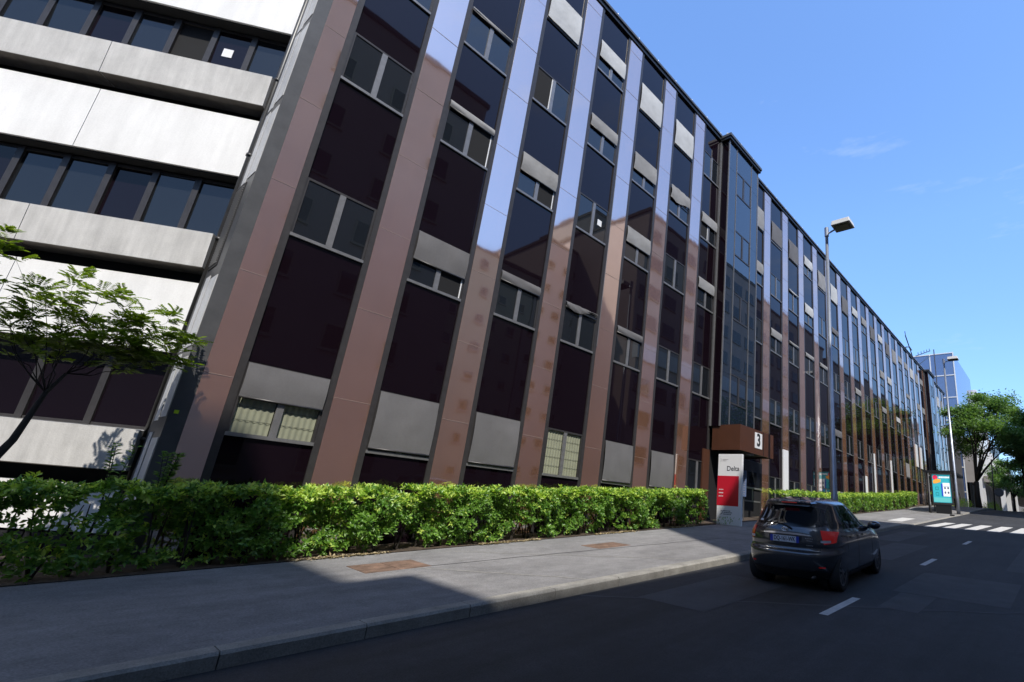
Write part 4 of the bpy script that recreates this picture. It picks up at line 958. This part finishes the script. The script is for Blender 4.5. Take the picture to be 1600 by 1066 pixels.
def side_patch(b, poly, s, off=.004, nx=14, nz=8, m=0):
    "poly: (x range, bottom z fn, top z fn)"
    x0, x1, fb, ft = poly; vs = []
    for i in range(nx + 1):
        x = x0 + (x1 - x0) * i / nx
        for j in range(nz + 1):
            z = fb(x) + (ft(x) - fb(x)) * j / nz; vs.append((x, s * (side_y(x, z) + off), z))
    fs = [(i * (nz + 1) + j, (i + 1) * (nz + 1) + j, (i + 1) * (nz + 1) + j + 1, i * (nz + 1) + j + 1) for i in range(nx) for j in range(nz)]
    if s < 0: pass
    else: fs = [f[::-1] for f in fs]
    return b.add(vs, fs, m)
def rear_patch(b, y0, y1, fb, ft, off=.004, ny=24, nz=8, m=0):
    vs = []
    for i in range(ny + 1):
        y = y0 + (y1 - y0) * i / ny
        for j in range(nz + 1):
            z = fb(y) + (ft(y) - fb(y)) * j / nz; vs.append((rear_x(y, z) - off, y, z))
    fs = [(i * (nz + 1) + j, i * (nz + 1) + j + 1, (i + 1) * (nz + 1) + j + 1, (i + 1) * (nz + 1) + j) for i in range(ny) for j in range(nz)]
    return b.add(vs, fs, m)
def cb(b, n, m, parent=car, sm_=True): return b.build(n, m, parent, smooth=sm_, world=False)
lin = lambda x0, z0, x1, z1: (lambda x: z0 + (z1 - z0) * (x - x0) / (x1 - x0))
top = lambda x: min(1.40 + .0 * x, 1.40 - .42 * max(0, x - 1.15) ** 1.35, 1.06 + .9 * (x + .36) if x < .12 else 9)
belt = lambda x: 1.015 - .035 * (x / 2)
b = MB(); rear_patch(b, -.66, .66, lambda y: 1.035 + .04 * (abs(y) / .66) ** 4, lambda y: 1.385 - .10 * (abs(y) / .66) ** 4); cb(b, 'rear_window', M['carglass'])
b = MB(); rear_patch(b, -.36, -.3, lambda y: 1.02, lambda y: 1.05, .007, 2, 2) if False else rear_patch(b, .46, .53, lambda y: 1.09, lambda y: 1.12, .007, 2, 2); cb(b, 'sticker', M['white'])
for s in (-1, 1):
    b = MB(); side_patch(b, (-.20, .92, belt, top), s); cb(b, 'side_window', M['carglass'])
    b = MB(); side_patch(b, (1.00, 2.02, belt, lambda x: max(belt(x) + .01, top(x))), s); cb(b, 'side_window', M['carglass'])
    # tail lamp wraps the corner
    b = MB(); vs = []; ny, nz = 14, 8
    for i in range(ny + 1):
        t = i / ny
        for j in range(nz + 1):
            q = j / nz; z = .775 + .03 * t + q * (.225 - .06 * t)
            if t < .62:
                y = (.615 - .03 * q + .03 * (1 - q)) + t / .62 * (.745 - (.615 - .03 * q + .03 * (1 - q))); vs.append((rear_x(y, z) - .008, s * y, z))
            else:
                x0 = rear_x(.745, z); x = x0 + (t - .62) / .38 * (.17 * (.5 + .5 * q)); vs.append((x - .004, s * (max(side_y(x, z), .745) + .008), z))
    fs = [(i * (nz + 1) + j, i * (nz + 1) + j + 1, (i + 1) * (nz + 1) + j + 1, (i + 1) * (nz + 1) + j) for i in range(ny) for j in range(nz)]
    b.add(vs, fs if s > 0 else [f[::-1] for f in fs]); tlo = cb(b, 'tail_light', M['tail'])
    b = MB(); vs = []
    for i in range(9):
        for j in range(3):
            y = .60 + .13 * i / 8; z = .80 + .02 * j; vs.append((rear_x(y, z) - .012, s * y, z))
    fq = [(i * 3 + j, i * 3 + j + 1, (i + 1) * 3 + j + 1, (i + 1) * 3 + j) for i in range(8) for j in range(2)]
    b.add(vs, fq if s > 0 else [f[::-1] for f in fq]); b.build('reversing_lens', M['lightmetal'], tlo, world=False)
    # door shut lines, sill and handles
    b = MB()
    for xq in (.98, 2.02): side_patch(b, (xq, xq + .012, lambda x: .3, lambda x: .97), s, .0015, 1, 12)
    side_patch(b, (.3, .312, lambda x: .62, lambda x: .97), s, .0015, 1, 6); side_patch(b, (.42, 2.1, lambda x: .285, lambda x: .295), s, .0015, 20, 1)
    cb(b, 'door_seam', M['plastic'])
    for xq in (.52, 1.35):
        b = MB(); side_patch(b, (xq, xq + .2, lambda x: .84, lambda x: .875), s, .022, 4, 2); cb(b, 'door_handle', M['carpaint'])
    b = MB(); side_patch(b, (.36, 2.16, lambda x: .19, lambda x: .27), s, .006, 20, 2); cb(b, 'side_skirt', M['plastic'])
    # mirror
    b = MB(); vs = []
    for i in range(9):
        for k in range(12):
            a1 = math.pi * i / 8; a2 = 6.283 * k / 12; vs.append((2.0 + .085 * math.sin(a1) * math.cos(a2) + .02, s * (.90 + .125 * math.cos(a1)), 1.0 + .082 * math.sin(a1) * math.sin(a2)))
    b.add(vs, [(i * 12 + k, i * 12 + (k + 1) % 12, (i + 1) * 12 + (k + 1) % 12, (i + 1) * 12 + k) for i in range(8) for k in range(12)])
    b.tube([(2.03, s * .76, .95), (2.03, s * .84, .97)], .03, 6); cb(b, 'door_mirror', M['carpaint'])
    b = MB()
    for x in WX:
        pass
# wheels
def wheel(x, s):
    b = MB(); n = 36; prof = [(.20, -.085), (.275, -.1), (.298, -.08), (.303, 0), (.298, .08), (.275, .1), (.20, .085)]; vs = []
    for k in range(n):
        t = 6.2832 * k / n
        for (rr, w) in prof: vs.append((rr * math.cos(t), w, rr * math.sin(t)))
    m_ = len(prof); b.add(vs, [(k * m_ + i, k * m_ + i + 1, ((k + 1) % n) * m_ + i + 1, ((k + 1) % n) * m_ + i) for k in range(n) for i in range(m_ - 1)])
    w_ = b.build('wheel', M['tyre'], car, smooth=True, world=False); w_.location = (x, s * .722, .303)
    b = MB(); b.tube([(0, s * .02, 0), (0, s * .05, 0)], .2, 36); 
    for k in range(9):
        t = 6.2832 * k / 9; c_, d_ = math.cos(t), math.sin(t); b.hexa([(c_ * .04 - d_ * .02, s * .045, d_ * .04 + c_ * .02), (c_ * .195 - d_ * .02, s * .05, d_ * .195 + c_ * .02), (c_ * .195 + d_ * .02, s * .05, d_ * .195 - c_ * .02), (c_ * .04 + d_ * .02, s * .045, d_ * .04 - c_ * .02),
            (c_ * .04 - d_ * .012, s * .085, d_ * .04 + c_ * .012), (c_ * .195 - d_ * .018, s * .078, d_ * .195 + c_ * .018), (c_ * .195 + d_ * .018, s * .078, d_ * .195 - c_ * .018), (c_ * .04 + d_ * .012, s * .085, d_ * .04 - c_ * .012)], 1)
    b.tube([(0, s * .05, 0), (0, s * .09, 0)], .045, 14, 1)
    for k in range(36):
        t, t2 = 6.2832 * k / 36, 6.2832 * (k + 1) / 36
        b.hexa([(.19 * math.cos(t), s * .05, .19 * math.sin(t)), (.215 * math.cos(t), s * .05, .215 * math.sin(t)), (.215 * math.cos(t2), s * .05, .215 * math.sin(t2)), (.19 * math.cos(t2), s * .05, .19 * math.sin(t2)),
                (.19 * math.cos(t), s * .085, .19 * math.sin(t)), (.215 * math.cos(t), s * .088, .215 * math.sin(t)), (.215 * math.cos(t2), s * .088, .215 * math.sin(t2)), (.19 * math.cos(t2), s * .085, .19 * math.sin(t2))], 1)
    b.build('rim', [M['plastic'], M['rim']], w_, world=False)
    b = MB(); b.tube([(x, s * .52, .3), (x, s * .62, .3)], .34, 30); b.build('wheel_well', M['black'], car, world=False)
for x in WX:
    for s in (-1, 1): wheel(x, s)
b = MB(); b.box(-.3, -.55, .16, 2.9, .55, .42); cb(b, 'underbody', M['black'], sm_=False)
# rear details
b = MB(); rear_patch(b, -.72, .72, lambda y: .215, lambda y: .33, .006, 24, 3); cb(b, 'bumper_insert', M['plastic'])
b = MB(); rear_patch(b, -.60, .60, lambda y: .630 + .02 * abs(y) ** 2, lambda y: .640 + .02 * abs(y) ** 2, .003, 24, 1)
for s in (-1, 1): rear_patch(b, s * .59 - .005, s * .59 + .005, lambda y: .64, lambda y: .70, .003, 1, 3)
cb(b, 'hatch_seam', M['plastic'])
b = MB(); rear_patch(b, -.47, .47, lambda y: .905 - .01 * abs(y), lambda y: .935 - .03 * (abs(y) / .47) ** 3, .02, 24, 2); cb(b, 'chrome_strip', M['chrome'])
b = MB(); rear_patch(b, -.30, .30, lambda y: .765, lambda y: .885, .001, 6, 2); rear_patch(b, -.28, .28, lambda y: .70, lambda y: .712, .008, 8, 1); cb(b, 'plate_recess', M['plastic'])
pxx = rear_x(0, .79) - .02
b = MB(); b.box(pxx, -.21, .773, pxx + .012, .21, .877, 0); b.box(pxx, .212, .773, pxx + .012, .26, .877, 1); b.box(pxx, -.26, .773, pxx + .012, -.212, .877, 1); npl = cb(b, 'number_plate', [M['platewhite'], M['plateblue']], sm_=False)
text('DQ-161-WK', .1, M['black'], car, (pxx - .002, 0, .825), (0, -1, 0), (0, 0, 1), 'plate_lettering', bold=0.0015).scale = (0.72, 1, 1)
b = MB(); ex = rear_x(0, .985) - .012
for (ry, rz, cz) in ((.055, .037, .985), (.018, .036, .985), (.036, .015, .995)):
    b.tube([(ex, ry * math.cos(t * .35), cz + rz * math.sin(t * .35)) for t in range(19)], .0055, 5)
cb(b, 'emblem', M['chrome'])
b = MB()
for (y, z, w) in [(-.42, .85, .14), (-.43, .815, .1), (-.43, .74, .12)]:
    for k in range(5): b.box(rear_x(y, z) - .012, y - w / 2 + k * w / 5, z, rear_x(y, z) - .006, y - w / 2 + (k + .7) * w / 5, z + .014)
cb(b, 'badge_marks', M['chrome'], sm_=False)['kind'] = 'stuff'
b = MB(); wz = .985; b.tube([(rear_x(-.12, 1.0) - .02, -.12, 1.0), (rear_x(.05, 1.07) - .02, .05, 1.07), (rear_x(.40, 1.08) - .018, .40, 1.08)], [.017, .011, .008], 6); cb(b, 'wiper', M['plastic'])
b = MB(); b.hexa([(-.31, -.40, 1.43), (-.02, -.5, 1.44), (-.02, .5, 1.44), (-.31, .40, 1.43), (-.29, -.38, 1.452), (.05, -.44, 1.482), (.05, .44, 1.482), (-.29, .38, 1.452)]); sp_ = cb(b, 'spoiler', M['carpaint'], sm_=False)
b = MB(); b.box(-.327, -.14, 1.428, -.30, .14, 1.444); cb(b, 'brake_light', M['tail'], sm_=False)
b = MB(); b.tube([(.3, 0, 1.5), (.18, 0, 1.62)], [.008, .003], 5); cb(b, 'aerial', M['plastic'])
b = MB(); b.tube([(-.6, -.48, .24), (-.3, -.48, .24)], .028, 10); cb(b, 'exhaust_pipe', M['bronze'])
b = MB(); rear_patch(b, -.66, -.57, lambda y: .40, lambda y: .415, .008, 4, 2); rear_patch(b, .57, .66, lambda y: .40, lambda y: .415, .008, 4, 2); cb(b, 'reflector', M['tail'])
# front (for other viewpoints)
b = MB()
for s in (-1, 1):
    vs = []
    for i in range(9):
        for j in range(5):
            y = .48 + .26 * i / 8; z = .66 + .12 * j / 4; a_, c_, w_ = prm(z); vs.append((a_ + c_ - rear_x(y, z) + .006 if True else 0, s * y, z))
    b.add(vs, [(i * 5 + j, i * 5 + j + 1, (i + 1) * 5 + j + 1, (i + 1) * 5 + j) for i in range(8) for j in range(4)])
cb(b, 'headlight', M['lightmetal'])
b = MB(); vs = []
for i in range(13):
    for j in range(7):
        y = -.58 + 1.16 * i / 12; z = 1.0 + .36 * j / 6; a_, c_, w_ = prm(z); vs.append((a_ + c_ - rear_x(y * (1 - .1 * j / 6), z) + .005, y * (1 - .1 * j / 6), z))
b.add(vs, [(i * 7 + j, i * 7 + j + 1, (i + 1) * 7 + j + 1, (i + 1) * 7 + j) for i in range(12) for j in range(6)]); cb(b, 'windscreen', M['carglass'])
cx_, cy_ = 9.58, 3.99
car.location = (cx_, cy_, gz(cx_) + .003); car.scale = (CS, CS, CS); car.rotation_euler = (0, -math.atan(SL), math.radians(2.45))
